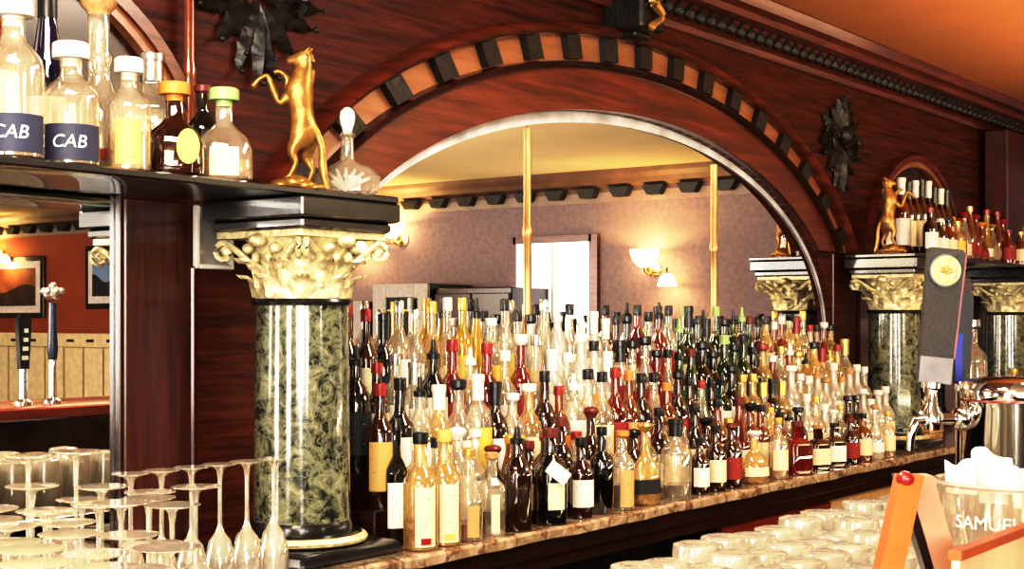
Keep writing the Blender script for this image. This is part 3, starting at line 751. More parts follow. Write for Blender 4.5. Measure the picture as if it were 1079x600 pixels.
# front row, one by one: px of base, height, radius ...
FR = [
 (443, .245, .037, 'round', 'pale', 'screw', 'black', 'cream', 'amber', .5, 'bourbon bottle with tall cream label and red square, closer to the near column'),
 (468, .245, .037, 'round', 'pale', 'screw', 'yellow', 'cream', 'gold', .7, 'bourbon bottle with tall cream label, yellow cap, beside its black-capped twin'),
 (494, .2, .031, 'slope', 'clear', 'screw', 'gold', 'tan', 'amber', .45, 'clear sloping bottle with narrow tan label and gold cap in front row'),
 (518, .185, .027, 'square', 'clear', 'cork', 'cork', 'cream', 'brown', .55, 'square clear bottle half full of dark liquor, cork top, front row'),
 (545, .235, .035, 'round', 'brown', 'pour', 'black', None, None, .8, 'dark red-brown bottle with black pourer and no label in front row'),
 (580, .225, .040, 'round', 'dark', 'screw', 'brown', 'cream', None, .8, 'black round-shouldered bottle with cream oval label and tilted paper tag'),
 (612, .195, .031, 'round', 'brown', 'screw', 'black', 'white', None, .7, 'brown bottle with small white label beside the tagged black bottle'),
 (634, .215, .030, 'bordeaux', 'dark', 'screw', 'black', None, None, .7, 'plain black tall bottle in front row beside the tan-labelled slim one'),
 (656, .2, .031, 'round', 'clear', 'cork', 'orange', 'tan', 'brown', .6, 'slim bottle with long tan label and orange stopper in front row'),
 (680, .215, .040, 'squat', 'pale', 'ball', 'gold', 'black', 'amber', .55, 'wide pale decanter with black label and gold ball stopper in front row'),
 (712, .215, .042, 'round', 'clear', 'tall', 'black', None, 'brown', .35, 'wide clear bottle with very tall black cap, little liquor left'),
 (737, .155, .028, 'round', 'brown', 'screw', 'black', 'white', None, .4, 'short brown bottle with white label beside the tall black-capped clear one'),
 (754, .185, .030, 'round', 'brown', 'screw', 'black', 'cream', None, .7, 'brown black-capped bottle in front row, first of three before the round decanter'),
 (771, .185, .030, 'round', 'brown', 'cork', 'brown', 'red', None, .7, 'brown bottle with red label, just before the round pale decanter'),
 (795, .155, .044, 'squat', 'pale', 'ball', 'white', 'cream', 'red', .45, 'round pale decanter with red liquor at its bottom and white stopper'),
 (820, .185, .030, 'round', 'clear', 'screw', 'gold', 'cream', 'gold', .8, 'clear gold-capped bottle between the round decanter and the red bottle'),
 (840, .165, .042, 'square', 'red', 'screw', 'brown', None, None, .8, 'broad dark red square bottle without label in front row'),
 (862, .145, .034, 'square', 'brown', 'cork', 'cork', 'cream', None, .8, 'brown square bottle with pale label beside the broad red one'),
 (879, .145, .033, 'square', 'brown', 'screw', 'black', 'white', None, .8, 'brown square bottle with white label, second beyond the broad red one'),
 (896, .155, .030, 'round', 'brown', 'screw', 'brown', 'red', None, .8, 'short dark bottle with red label and dark red cap in front row'),
 (909, .165, .032, 'round', 'amber', 'screw', 'black', 'cream', None, .8, 'amber bottle with cream label before the middle column, near the white one'),
 (922, .19, .034, 'squat', 'white', 'cork', 'cork', 'white', None, .8, 'white round bottle with cork top at the foot of the middle column'),
 (935, .16, .028, 'round', 'clear', 'screw', 'gold', 'cream', 'amber', .8, 'small clear bottle with cream label at the middle column foot'),
]
lastx = 0; lastr = 0
for px, h, r, sh, gl, cs, cc, lc, lq, fl, lab in FR:
    y = -.338; x = x_at(px, y)
    re = r*1.14 if sh == 'square' else r
    if x-re < lastx+lastr+.002: x = lastx+lastr+.002+re
    lastx, lastr = x, re
    kw = ()
    if lab.startswith('bourbon'): kw = ((.035, .54), .62)
    elif 'slim bottle with long' in lab: kw = ((.04, .50), .65)
    elif 'narrow tan label' in lab: kw = ((.04, .38), .45)
    elif 'cork top, front row' in lab: kw = ((.04, .50), .35)
    elif 'oval label' in lab: kw = ((.16, .44), .55)
    t = bottle((x, y, .9505), (sh, h, r, gl, cs, cc, lc, lq, fl)+kw, lab, 'bottles in the front row on the marble', ROT*.75, seg=28)
    if 'oval label' in lab:
        m = MB(); tag_pts = []
        R = Matrix.Rotation(.65, 3, 'Y')
        q = [R @ Vector(p) for p in ((-.030, 0, -.017), (.030, 0, -.017), (.030, 0, .017), (-.030, 0, .017))]
        fr = [p+Vector((0, -r-.006, h*.55)) for p in q]; bk = [p+Vector((0, .001, 0)) for p in fr]
        m.loft([fr, bk], True); m.tube([fr[3], Vector((0, -r*.5, h*.72))], .0012, 5)
        o = obj('paper_tag', m, M['white'], t, False); o['label'] = 'tilted white paper tag on a string'
    if lab.startswith('bourbon'):
        m = MB(); a0, a1 = -.3, .3; mm = []
        for z in (.055*h, .11*h): mm.append([((r+.0016)*math.cos(-PI/2+a0+(a1-a0)*k/5), (r+.0016)*math.sin(-PI/2+a0+(a1-a0)*k/5), z) for k in range(6)])
        m.add(mm[0]+mm[1], [(k, k+1, k+7, k+6) for k in range(5)])
        obj('label_seal', m, CP['red'] if px == 443 else CP['yellow'], t)

# ------------------------------------------------------------------ text helper
def text_mesh(body, size, mat, R=None, extrude=.0004, shear=0.0):
    cu = bpy.data.curves.new('txt', 'FONT'); cu.body = body; cu.size = size; cu.extrude = extrude; cu.align_x = 'CENTER'; cu.align_y = 'CENTER'; cu.shear = shear; cu.resolution_u = 3
    o = bpy.data.objects.new('txt', cu); C.objects.link(o)
    dg = bpy.context.evaluated_depsgraph_get(); me = bpy.data.meshes.new_from_object(o.evaluated_get(dg))
    bpy.data.objects.remove(o); bpy.data.curves.remove(cu)
    for v in me.vertices:
        x, y, z = v.co
        if R: a = -PI/2+x/R; v.co = ((R+z)*math.cos(a), (R+z)*math.sin(a), y)
        else: v.co = (x, -z, y)
    me.materials.clear(); me.materials.append(mat); me.name = 'lettering'; return me

# ------------------------------------------------------------------ bottles on the near shelf
ZS = 1.6835
def shelf_bottle(px, y, sp, lab, rot=ROT, seg=32):
    return bottle((x_at(px, y), y, ZS), sp, lab, 'bottles on the near shelf', rot, seg)
t = shelf_bottle(14, -.285, ('round', .262, .048, 'clear', 'plug', 'white', 'navy', 'gold', .5, (.03, .26), 1.3), 'big clear tequila bottle, navy label and white round stopper, at the shelf start')
link('lettering', text_mesh('CAB', .030, M['ink'], .0495, shear=.2), t, (0, 0, .262*.145))
t = shelf_bottle(75, -.275, ('round', .205, .046, 'clear', 'plug', 'white', 'navy', 'gold', .55, (.03, .32), 1.3), 'shorter clear tequila bottle with navy label and cream stopper, second of that kind')
link('lettering', text_mesh('CAB', .030, M['ink'], .0475, shear=.2), t, (0, 0, .205*.175))
shelf_bottle(50, -.18, ('slope', .335, .036, 'blue', 'tall', 'black', 'white', None, .8), 'tall dark blue bottle behind the navy-labelled tequila bottles')
shelf_bottle(-2, -.165, ('round', .33, .036, 'amber', 'ball', 'cork', 'cream', None, .8), 'tall amber bottle with brown stopper behind the first navy-labelled bottle')
shelf_bottle(104, -.19, ('bulb', .32, .050, 'clear', 'ball', 'cork', 'red', 'water', .8, (.07, .13), 1.3), 'ornate tall clear bottle with bulb neck and red band')
shelf_bottle(136, -.285, ('round', .195, .037, 'clear', 'plug', 'white', 'gold', 'gold', .6, (.05, .45), .6), 'clear bottle with cream stopper and gold label before the square silver-capped one')
shelf_bottle(160, -.18, ('square', .235, .046, 'clear', 'tall', 'silver', 'white', 'water', .9, (.18, .30), .5), 'square clear bottle with tall silver cap and small white label')
t = shelf_bottle(184, -.27, ('squat', .17, .052, 'brown', 'plug', 'orange', None, None, .8), 'round brown bottle with orange stopper and pale yellow oval medallion')
m = MB(); m.add([(.021*math.cos(2*PI*k/24), -.0395-.004*abs(math.sin(2*PI*k/24)), .042+.030*math.sin(2*PI*k/24)) for k in range(24)], [tuple(range(24))])
ov = obj('oval_medallion', MB().poly([(.020*math.cos(2*PI*k/24), .052+.031*math.sin(2*PI*k/24)) for k in range(24)], 'y', -.046, -.041), LB['yellow'], t); ov.location = (.024, .004, 0)
shelf_bottle(214, -.175, ('round', .195, .030, 'dark', 'cork', 'brown', None, None, .8), 'slim dark bottle with brown stopper behind the round brown one')
shelf_bottle(236, -.27, ('squat', .175, .053, 'clear', 'plug', 'green', 'cream', 'gold', .7, (.06, .36), .5), 'round squat clear bottle with pale green ball stopper next to the horse')
# decanter with ball stopper on the near column
t = thing('decanter', 'fan-shaped cut glass decanter with white ball stopper on the near column slab', 'decanter', (x_at(366, -.265), -.265, ZS), math.atan2(-.804, .595))
m = MB(); rings = []
for z, wx, wy in ((0, .045, .022), (.008, .058, .030), (.035, .062, .032), (.050, .048, .026), (.060, .022, .017), (.066, .014, .014), (.105, .012, .012), (.110, .017, .017), (.116, .012, .012)):
    rings.append([(wx*math.cos(2*PI*k/40)*(1+.05*(k % 2)*(z < .05)), wy*math.sin(2*PI*k/40), z) for k in range(40)])
m.loft(rings, True); obj('glass_body', m, G['clear'], t, True, 25)
fl = MB()
for k in range(7):
    a = -.95+k*.32; fl.tube([(0, -.031, .008), (.03*math.sin(a), -.035, .008+.022*math.cos(a)), (.056*math.sin(a), -.028, .006+.042*max(.1, math.cos(a)))], [.004, .005, .003], 6)
obj('cut_fan', fl, G['white'], t)
t.scale = (1.05, 1.0, 1.12)
obj('ball_stopper', MB().lathe([(.008, .112), (.010, .122), (.0135, .132), (.0155, .143), (.0135, .154), (.006, .161)], (0,0,0), 16), CP['white'], t)

# distant shelf bottles
random.seed(5)
far_specs = []
x = 5.36
k = 0
while x < 7.25:
    px = px_of(x, -.17)
    if x > 6.62: break
    r = random.choice([.032, .034, .036])
    if px < 1000: s = ('round', random.choice([.30, .31, .32]), r, random.choice(['brown', 'dark', 'red', 'brown']), 'tall', 'black' if k % 2 else 'white', random.choice(['white', 'cream', 'red', 'white']), None, .8)
    else: s = (random.choice(['bulb', 'slope', 'round']), random.choice([.19, .22, .25]), r, random.choice(['amber', 'clear', 'red', 'yellow']), random.choice(['ball', 'screw']), random.choice(['gold', 'red', 'orange']), random.choice(['cream', 'red', 'white']), None, .8)
    far_specs.append((x+r, s)); x += 2*r+.006; k += 1
looks = [GW[s[3]]+' bottle, '+CPW.get(s[5], s[5])+' cap, '+LBW[s[6]] for x, s in far_specs]
cnt = {}
for (x, s), lk in zip(far_specs, looks):
    cnt[lk] = cnt.get(lk, 0)+1
    lab = lk+(', only such' if looks.count(lk) == 1 else ', %s such' % ORD[cnt[lk]])+' on distant shelf'+('' if looks.count(lk) == 1 else ' from the horse')
    bottle((x, -.17, ZS), s, lab, 'bottles on the distant shelf', ROT, 16)
fx = [(5.475, 'brown', 'white', 'black', 'short brown bottle with white label in front of the tall distant ones, beside the horse'),
      (5.56, 'dark', 'white', 'white', 'short near-black white-capped bottle at the distant shelf edge'),
      (5.66, 'red', 'cream', 'black', 'short red bottle with cream label at the distant shelf edge'),
      (5.76, 'pale', 'yellow', 'gold', 'short pale gold bottle with yellow label at the distant shelf edge'),
      (6.42, 'red', 'red', 'red', 'small all-red bottle at the distant shelf edge'),
      (6.60, 'amber', 'cream', 'gold', 'small amber gold-capped bottle at the distant shelf edge'),
      ]
for x, gl, lc, cc, lab in fx:
    bottle((x, -.265, ZS), ('round', .155, .034, gl, 'screw', cc, lc, None, .8), lab, 'short bottles at the distant shelf edge', ROT, 16)
bottle((6.74, -.265, ZS), ('tall', .27, .040, 'white', 'tall', 'white', 'white', None, .8), 'tall white bottle on the slab of the last column', 'bottles on the distant shelf', ROT, 16)
bottle((5.37, -.295, ZS), ('round', .185, .031, 'dark', 'screw', 'red', 'white', None, .8), 'dark bottle with white label and red cap on the middle column beside the tap handle', 'bottles on the distant shelf', ROT, 16)
bottle((5.26, -.16, ZS), ('round', .20, .030, 'dark', 'screw', 'black', 'white', None, .8), 'dark white-labelled bottle behind the horse on the middle column', 'bottles on the distant shelf', 0, 16)
# bottles in the distant bay on the counter
bay = [(5.62, -.20, ('squat', .26, .055, 'pale', 'ball', 'gold', 'orange', 'amber', .8), 'pale decanter with orange label on the marble behind the tap handle'),
       (5.98, -.25, ('tall', .49, .066, 'clear', 'cork', 'silver', 'white', 'water', .8, (.16, .36), 1.3), 'stout clear bottle with white label in the bay before the last column'),
       (5.80, -.10, ('slope', .36, .038, 'dark', 'screw', 'black', None, None, .8), 'tall near-black bottle in the bay before the last column'),
       (6.25, -.20, ('round', .29, .040, 'amber', 'screw', 'red', 'cream', None, .8), 'amber bottle with red cap by the last column foot'),
       (6.40, -.30, ('round', .27, .040, 'red', 'screw', 'gold', 'white', None, .8), 'red bottle with white label by the last column foot')]
for x, y, s, lab in bay: bottle((x, y, .9505), s, lab, 'bottles in the distant bay', ROT, 20)

# ------------------------------------------------------------------ upturned stemware on the near drainboard
dbd = thing('drainboard', 'steel drainboard under the upturned wine glasses', 'drainboard', (0, 0, 0))
obj('top', MB().bevbox(.25, 1.78, -1.42, -.40, .945, .968, .004), M['steel'], dbd)
obj('cabinet', MB().bevbox(.27, 1.76, -1.40, -.41, 0, .945, .004), M['black'], dbd)
def stem(kind):
    """upturned glass, rim at z=0, foot at the top"""
    if kind == 'flute': h, hb, rim, rb = .236, .130, .0215, .0255; fr = .0272; bowl = [(rim, 0), (rb-.001, .035), (rb, .065), (rb*.92, .09), (rb*.68, .115), (rb*.30, .128), (.006, hb+.004)]
    else: h, hb, rim, rb = .222, .105, .030, .039; fr = .036; bowl = [(rim, 0), (rb*.95, .03), (rb, .055), (rb*.94, .075), (rb*.72, .094), (rb*.35, .104), (.006, hb+.003)]
    inner = [(max(.003, a-.0012), b-(.0 if i == 0 else .0015)) for i, (a, b) in enumerate(bowl)]
    m = MB(); m.lathe(list(reversed(inner)), (0,0,0), 28, caps=False); m.lathe(bowl, (0,0,0), 28, caps=False)
    B = m.mesh('bowl', STEMGLASS, True, 70)
    S = MB().lathe([(.0055, hb), (.0038, hb+.012), (.0033, hb+.03), (.0035, h-.025), (.006, h-.010), (.012, h-.005)], (0,0,0), 14).mesh('stem', STEMGLASS, True, 70)
    Fo = MB().lathe([(.010, h-.0065), (fr*.7, h-.004), (fr, h-.0015), (fr, h-.0002), (.004, h)], (0,0,0), 28).mesh('foot', STEMGLASS, True, 70)
    return B, S, Fo
SM = {k: stem(k) for k in ('flute', 'wine')}
def stemglass(kind, x, y, z, lab, grp):
    zs = 1.0 if kind != 'wine' else 1.2 if y > -.53 else random.choice([1.0, 1.05, .98, .93])
    t = thing('champagne_flute' if kind == 'flute' else 'wine_glass', lab, 'glass', (x, y, z), random.uniform(0, 6), grp)
    for nme, me in zip(('bowl', 'stem', 'foot'), SM[kind]): link(nme, me, t)
    t.scale = (1, 1, zs)
    return t
random.seed(3)
rows = []
ytab = [-.490, -.575, -.656, -.738, -.820, -.902, -.984, -1.066, -1.148]
for ri, y in enumerate(ytab):
    xs = []
    x = .40+(ri % 2)*.03
    while x < 1.72:
        px = px_of(x, y)
        if -25 < px < (116 if ri == 0 else 292 if ri == 1 else 215 if ri == 2 else 200 if ri == 3 else 190): xs.append(x)
        x += .0575 if (ri == 1 and px > 120) else .083 if ri < 3 else .0815
    rows.append(xs)
rown = ['row closest to the mirror', 'row against the pier', 'second row out from the pier', 'third row out from the pier', 'fourth row out from the pier', 'fifth row out from the pier', 'sixth row out from the pier', 'seventh row out from the pier', 'outermost row']
for ri, xs in enumerate(rows):
    m = len(xs)
    for k, x in enumerate(xs):
        kind = 'flute' if (ri == 1 and px_of(x, ytab[ri]) > 120) else 'wine'
        same = [q for q in xs if ('flute' if (ri == 1 and px_of(q, ytab[ri]) > 120) else 'wine') == kind]
        j = len(same)-same.index(x)
        nm = 'champagne flute' if kind == 'flute' else 'wine glass'
        lab = 'upturned %s, %s from the column end, %s' % (nm, ORD[j], rown[ri])
        stemglass(kind, x+random.uniform(-.0008, .0008), ytab[ri]+random.uniform(-.0008, .0008), .9685, lab, 'upturned champagne flutes' if kind == 'flute' else 'upturned wine glasses')

# ------------------------------------------------------------------ front bar and tumblers
fb = thing('front_bar', 'long serving bar with a dark wooden top and a low inner ledge', 'bar', (0,0,0))
obj('bar_top', MB().bevbox(.62, 7.2, -2.12, -1.72, 1.105, 1.15, .008), M['mahog_red'], fb)
obj('bar_body', MB().box(.68, 7.15, -2.08, -1.76, 0, 1.105), M['mahog_d'], fb, False)
obj('inner_ledge', MB().bevbox(1.85, 7.15, -1.755, -1.02, .87, .898, .004), M['steel'], fb)
obj('ledge_cabinet', MB().box(1.87, 7.13, -1.755, -1.04, 0, .87), M['black'], fb, False)
def tumbler_mesh():
    o = [(.047, 0), (.0465, .02), (.043, .138), (.041, .147), (.032, .1495)]
    i = [(.0445, 0), (.044, .02), (.0405, .128), (.025, .131)]
    m = MB(); m.lathe(list(reversed(i)), (0,0,0), 28); m.lathe(o, (0,0,0), 28, caps=False)
    m.add([], [])
    body = m.mesh('glass_body', TUMGLASS, True, 50)
    base = MB().lathe([(.0405, .1315), (.041, .146), (.032, .1496), (.022, .1480), (.0, .1475)], (0,0,0), 28, caps=False).mesh('base', TUMGLASS, True, 50)
    return body, base
TM = tumbler_mesh()
random.seed(9)
trow = ['aisle-side row', 'second row from the aisle', 'third row from the aisle', 'fourth row from the aisle', 'fifth row from the aisle']
for ri, y in enumerate([-1.10, -1.195, -1.285, -1.385, -1.485]):
    x = 1.92+(ri % 2)*.045-.02; k = 0; x1 = [3.02, 2.80, 2.62, 2.45, 2.30][ri]
    while x < x1:
        k += 1
        t = thing('tumbler', 'upturned clear tumbler, %s along the %s on the ledge' % (ORD[k], trow[ri]), 'glass', (x+random.uniform(-.002, .002), y+random.uniform(-.002, .002), .8985), random.uniform(0, 6), 'upturned tumblers')
        link('glass_body', TM[0], t); link('base', TM[1], t); t.scale = (1, 1, random.choice([1.0, 1.0, .95, 1.06])); x += .098

# ------------------------------------------------------------------ beer taps and tower
tw = thing('beer_tower', 'shiny chrome drum-shaped beer tower with one faucet', 'beer tower', (3.035, -1.335, .8985))
obj('drum', MB().lathe([(.115, 0), (.115, .02), (.104, .03), (.104, .350), (.112, .360), (.112, .390), (.104, .403), (.07, .411), (.01, .413)], (0,0,0), 48), M['chrome'], tw)
obj('copper_band', MB().lathe([(.106, .359), (.1132, .362), (.1132, .366), (.106, .369)], (0,0,0), 48), M['mahog_red'], tw)
hp = Vector((2.903, -1.205, 0))-Vector((3.035, -1.335, 0)); dirv = hp.normalized(); zf = .325
fa = MB(); fa.tube([dirv*.10+Vector((0,0,zf)), dirv*.16+Vector((0,0,zf)), hp+Vector((0,0,zf))], [.017, .012, .014], 12)
fa.lathe([(.020, zf-.022), (.022, zf-.01), (.022, zf+.012), (.012, zf+.03), (.010, zf+.06)], (hp.x, hp.y, 0), 14)
e = hp+dirv*.035
fa.tube([hp+Vector((0,0,zf)), e+Vector((0,0,zf-.004)), e+dirv*.012+Vector((0,0,zf-.03)), e+dirv*.014+Vector((0,0,zf-.065))], [.012, .011, .010, .008], 10)
fa.ball(tuple(dirv*.12+Vector((0,0,zf))), .026, .026, .026, 12, 8)
side = Vector((-dirv.y, dirv.x, 0)); fa.tube([hp+Vector((0,0,zf+.005)), hp-side*.05+Vector((0,0,zf+.010))], [.008, .006], 8)
obj('faucet', fa, M['chrome'], tw)
# tall black handle, screwed on the faucet, turned to the camera and leaning
th = thing('tap_handle', 'big flat black beer tap handle with round gold medallion', 'tap handle', (2.903, -1.205, .8985+zf+.0635), math.atan2(-.804, .595))
H = .285
tilt = Matrix.Rotation(math.radians(5.6), 3, 'Y')
def tl(m): m.v = [tuple(tilt @ Vector(p)) for p in m.v]; return m
pts = [(-.034, .066), (.034, .066), (.038, H), (.032, H+.008), (-.032, H+.008), (-.038, H)]
obj('paddle', tl(MB().poly(pts, 'y', -.011, .011)), M['leather'], th, True, 30)
obj('red_edge', tl(MB().poly([(.0342, .066), (.038, .066), (.042, H), (.0382, H)], 'y', -.010, .010)), M['mahog_red'], th)
obj('grey_foot', tl(MB().poly([(-.034, .012), (.034, .012), (.0345, .066), (-.0345, .066)], 'y', -.012, .012)), plain('grey_metal', (.20, .19, .19), .35, .6), th)
obj('ferrule', tl(MB().lathe([(.012, 0), (.016, .002), (.016, .012), (.026, .014)], (0,0,0), 16)), M['chrome'], th)
cz = H-.038
md = MB().poly([(.031*math.cos(2*PI*k/36), cz+.031*math.sin(2*PI*k/36)) for k in range(36)], 'y', -.0150, -.011)
o = obj('medallion', tl(md), plain('medallion_gold', (.70, .55, .25), .35, .4, .25, 90, .4), th)
rg = MB(); rr = []
for k in range(37):
    a = 2*PI*k/36; rr.append([((.031+d)*math.cos(a), y, cz+(.031+d)*math.sin(a)) for d, y in ((0, -.0155), (.004, -.0155), (.004, -.011), (0, -.011))])
rg.loft(rr); obj('medallion_rim', tl(rg), M['black'], o)
em = MB()
for k in range(6):
    a = PI/2+(k-2.5)*.55; em.tube([(0, -.0152, cz-.006), (.010*math.cos(a), -.0158, cz-.004+.010*math.sin(a)), (.016*math.cos(a), -.0152, cz-.003+.016*math.sin(a))], [.0012, .0032, .0008], 6)
obj('leaf_emblem', tl(em), plain('emblem_gold', (.45, .30, .10), .4, .4), o)
# second handle beyond it
th2 = thing('tap_handle', 'slim black and blue beer tap handle behind the big black one', 'tap handle', (x_at(1013, -1.14), -1.14, .8985), math.atan2(-.804, .595))
obj('post', MB().lathe([(.03, 0), (.03, .01), (.014, .02), (.014, .36), (.018, .37), (.012, .39)], (0,0,0), 14), M['chrome'], th2)
obj('paddle', MB().poly([(-.016, .385), (.016, .385), (.026, .58), (.014, .60), (-.014, .60), (-.026, .58)], 'y', -.010, .010), M['black'], th2)
obj('blue_band', MB().poly([(-.0165, .39), (-.002, .39), (.000, .50), (-.0205, .50)], 'y', -.0125, -.0105), M['blue'], th2)
# handles on the bar seen only in the near side mirror
def place_mirror(px, py, y):  # point at depth -y whose mirror image falls at the pixel
    p = at(px, py, -y); return Vector((p.x, y, p.z))
p = place_mirror(57, 310, -1.84); 
t = thing('tap_handle', 'beer tap handle with ornate pewter crown, reflected in the near side mirror', 'tap handle', (p.x, p.y, 1.1505), 0)
hh = p.z-1.15
obj('post', MB().lathe([(.03, 0), (.03, .012), (.014, .02), (.013, hh*.4)], (0,0,0), 14), M['chrome'], t)
obj('shaft', MB().lathe([(.014, hh*.4), (.018, hh*.5), (.014, hh*.7), (.013, hh-.03)], (0,0,0), 12), M['navy'], t)
cr = MB().ball((0, 0, hh), .034, .03, .026, 12, 8)
for k in range(7): a = 2*PI*k/7; cr.ball((.030*math.cos(a), .026*math.sin(a), hh+.008), .013, .013, .014, 8, 5)
cr.ball((0, 0, hh+.028), .014, .014, .012, 8, 5)
obj('crown', cr, M['pewter'], t)
p = place_mirror(26, 332, -1.84); hh = p.z-1.15
t = thing('tap_handle', 'black beer tap handle with pale marks, reflected beside the pewter-crowned one', 'tap handle', (p.x, p.y, 1.1505), 0)
obj('post', MB().lathe([(.03, 0), (.03, .012), (.014, .02), (.013, hh*.4)], (0,0,0), 14), M['chrome'], t)
obj('paddle', MB().poly([(-.016, hh*.4), (.016, hh*.4), (.026, hh-.02), (.016, hh), (-.016, hh), (-.026, hh-.02)], 'y', -.010, .010), M['black'], t)
mk = MB()
for k in range(4): mk.box(-.012+.003*k, .012, .010, .012, hh*.5+.03*k, hh*.5+.03*k+.014)
obj('pale_mark', mk, M['white'], t, False)

# ------------------------------------------------------------------ wooden caddy and printed glass bowl on the bar
cd = thing('bar_caddy', 'orange wooden A-frame bar caddy with red knob', 'caddy', (0, 0, 0))
yA = -1.875
A0, A1, A2, A3 = at(929, 640, yA), at(962, 502, yA), at(974, 502, yA), at(1022, 640, yA)
dv = Vector((.595, -.804, 0)); nv = Vector((.804, .595, 0))
def onbar(p, q):   # slide along p-q until the bar top
    u = (p.z-1.151)/(p.z-q.z); return p+(q-p)*u
A0, A3 = onbar(A1, A0), onbar(A2, A3)
def plank(p, q, w, d):
    m = MB(); r = lambda c: [c-dv*w/2, c+dv*w/2, c+dv*w/2+nv*d, c-dv*w/2+nv*d]
    return m.loft([r(p), r(q)], True)
obj('plank', plank(A0+dv*.003, A1, .017, .02), M['orange_wood'], cd, False)
o = obj('plank', plank(A3-dv*.012, A2-dv*.003, .020, .02), M['tan_wood'], cd, False); o['label'] = 'paler plank'
obj('plank_edge', plank(A3-dv*.0255+nv*.002, A2-dv*.0165+nv*.002, .0065, .018), M['black'], cd, False)
obj('knob', MB().ball(tuple(A1-dv*.006-Vector((0, 0, .002))), .006, .007, .006, 14, 8), M['red'], cd)
yR = -1.905
rp, rq = at(1006, 586, yR), at(1110, 541, yR)
obj('front_rail', MB().bar(rp, Vector((rp.x+.40, rp.y, rp.z)), .010, .007), M['orange_wood'], cd, False)
obj('front_panel', MB().box(rp.x+.002, rp.x+.398, yR-.003, yR+.003, 1.1508, rp.z-.003), M['creamslat'], cd, False)
# bowl
bc_ = at(1066, 508, -1.795)
bw = thing('glass_bowl', 'clear glass bowl with white capital lettering, full of pleated napkins', 'bowl', (bc_.x, bc_.y, 1.1505), math.atan2(-.804, .595))
hb, rb = bc_.z-1.1505, .081
m = MB(); m.lathe([(rb-.004, hb), (rb-.005, hb*.5), (rb*.80, .010), (.01, .006)], (0,0,0), 48, caps=False); m.lathe([(.01, 0), (rb*.80, 0), (rb*.86, .006), (rb*.985, hb*.4), (rb, hb*.6), (rb, hb)], (0,0,0), 48, caps=False)
obj('glass_body', m, thin_glass('bowl_glass', (.97, .95, .90), .12, (.95, .88, .74), .35, .03, .5), bw)
rr = [[((rb-.002+.003*math.cos(b))*math.cos(2*PI*k/48), (rb-.002+.003*math.cos(b))*math.sin(2*PI*k/48), hb+.003*math.sin(b)) for b in (0, PI/2, PI, 3*PI/2)] for k in range(49)]
m = MB(); m.loft(rr); obj('rim', m, G['white'], bw)
tm = text_mesh('SAMUEL', .0190, M['ink'], rb+.0012)
o = link('lettering', tm, bw, (0, 0, hb-.036)); o.rotation_euler = (0, 0, -.64)
# crumpled napkins
random.seed(21)
def napkin(c, w, d, h, lab):
    """an upright folded paper napkin with wavy pleats and an uneven top edge"""
    m = MB(); rg = []; ph = random.uniform(0, 6); n = 22
    for i in range(n+1):
        u = i/n-.5; x = 2*w*u; y = d*.55*math.sin(u*11+ph)+d*.3*math.sin(u*23+ph*2)
        top = h*(.75+.30*math.sin(u*7+ph)+.12*math.sin(u*19)); lean = .25*h*math.sin(u*5+ph)
        rg.append([(x, y-.003, -h), (x, y+.003, -h), (x*1.04, y+.004+lean*.4, 0), (x*1.08, y+lean+.006, top), (x*1.08, y+lean+.001, top*1.02), (x*1.04, y-.004+lean*.4, 0)])
    m.loft(rg, True)
    o = obj('paper_napkin', m, M['white'], None, True, 60, c, math.atan2(-.804, .595)+random.uniform(-.35, .35)); return tag(o, lab, 'napkin', 'napkins in the glass bowl')
napkin(tuple(bc_-dv*.032+Vector((0,0,.010))), .034, .016, .022, 'pleated white napkin sticking up highest from the lettered bowl')
napkin(tuple(bc_+dv*.028-nv*.022+Vector((0,0,-.006))), .034, .014, .018, 'pleated white napkin lying level with the rim of the lettered bowl')
napkin(tuple(bc_+dv*.012+nv*.032+Vector((0,0,-.008))), .034, .016, .018, 'pleated white napkin sunk lowest in the lettered bowl')

# ------------------------------------------------------------------ things across the room, seen in the arched mirror
def sconce(yw, zw, dy, dz, lab):
    t = thing('wall_sconce', lab, 'wall lamp', (XE, yw, zw))
    obj('backplate', MB().lathe([(.055, 0), (.055, .01), (.03, .02)], (0,0,0), 20), M['brass'], t).rotation_euler = (0, -PI/2, 0)
    ar = MB(); ar.tube([(-.01, 0, 0), (-.07, 0, -.04), (-.12, 0, -.02), (-.13, 0, .01)], .009, 8); ar.tube([(-.05, 0, -.03), (-.09, dy*.6, -.02), (-.12, dy, dz+.09), (-.12, dy, dz+.05)], .008, 8)
    obj('arm', ar, M['brass'], t)
    s = obj('shade', MB().lathe([(.035, .01), (.075, .05), (.10, .12), (.095, .125), (.065, .055), (.03, .02)], (-.13, 0, 0), 24), M['lampglow'], t)
    s2 = obj('shade', MB().lathe([(.025, .05), (.05, .02), (.065, -.03), (.06, -.03), (.045, .02), (.02, .045)], (-.12, dy, dz), 24), M['lampglow'], t)
    for q, e in (((XE-.13, yw, zw+.10), 20), ((XE-.12, yw+dy, zw+dz-.01), 5)):
        ld = bpy.data.lights.new('sconce_bulb', 'POINT'); ld.energy = e; ld.color = (1, .68, .24); ld.shadow_soft_size = .02
        lo = bpy.data.objects.new('sconce_bulb', ld); C.objects.link(lo); lo.location = q
    return t
v = mirrored(at_x(680, 283, XE-.13)); sconce(v.y, v.z, .17, -.09, 'lit two-shade brass wall lamp on mauve paper beside the bright window')
v = mirrored(at_x(414, 252, XE-.13)); sconce(v.y, v.z, -.34, -.06, 'lit two-shade brass wall lamp on mauve paper above the grey-framed cabinet')
v = mirrored(at_x(-12, 268, XE-.13)); sconce(v.y, v.z, .25, -.06, 'lit two-shade brass wall lamp on the rust wall between pictures')
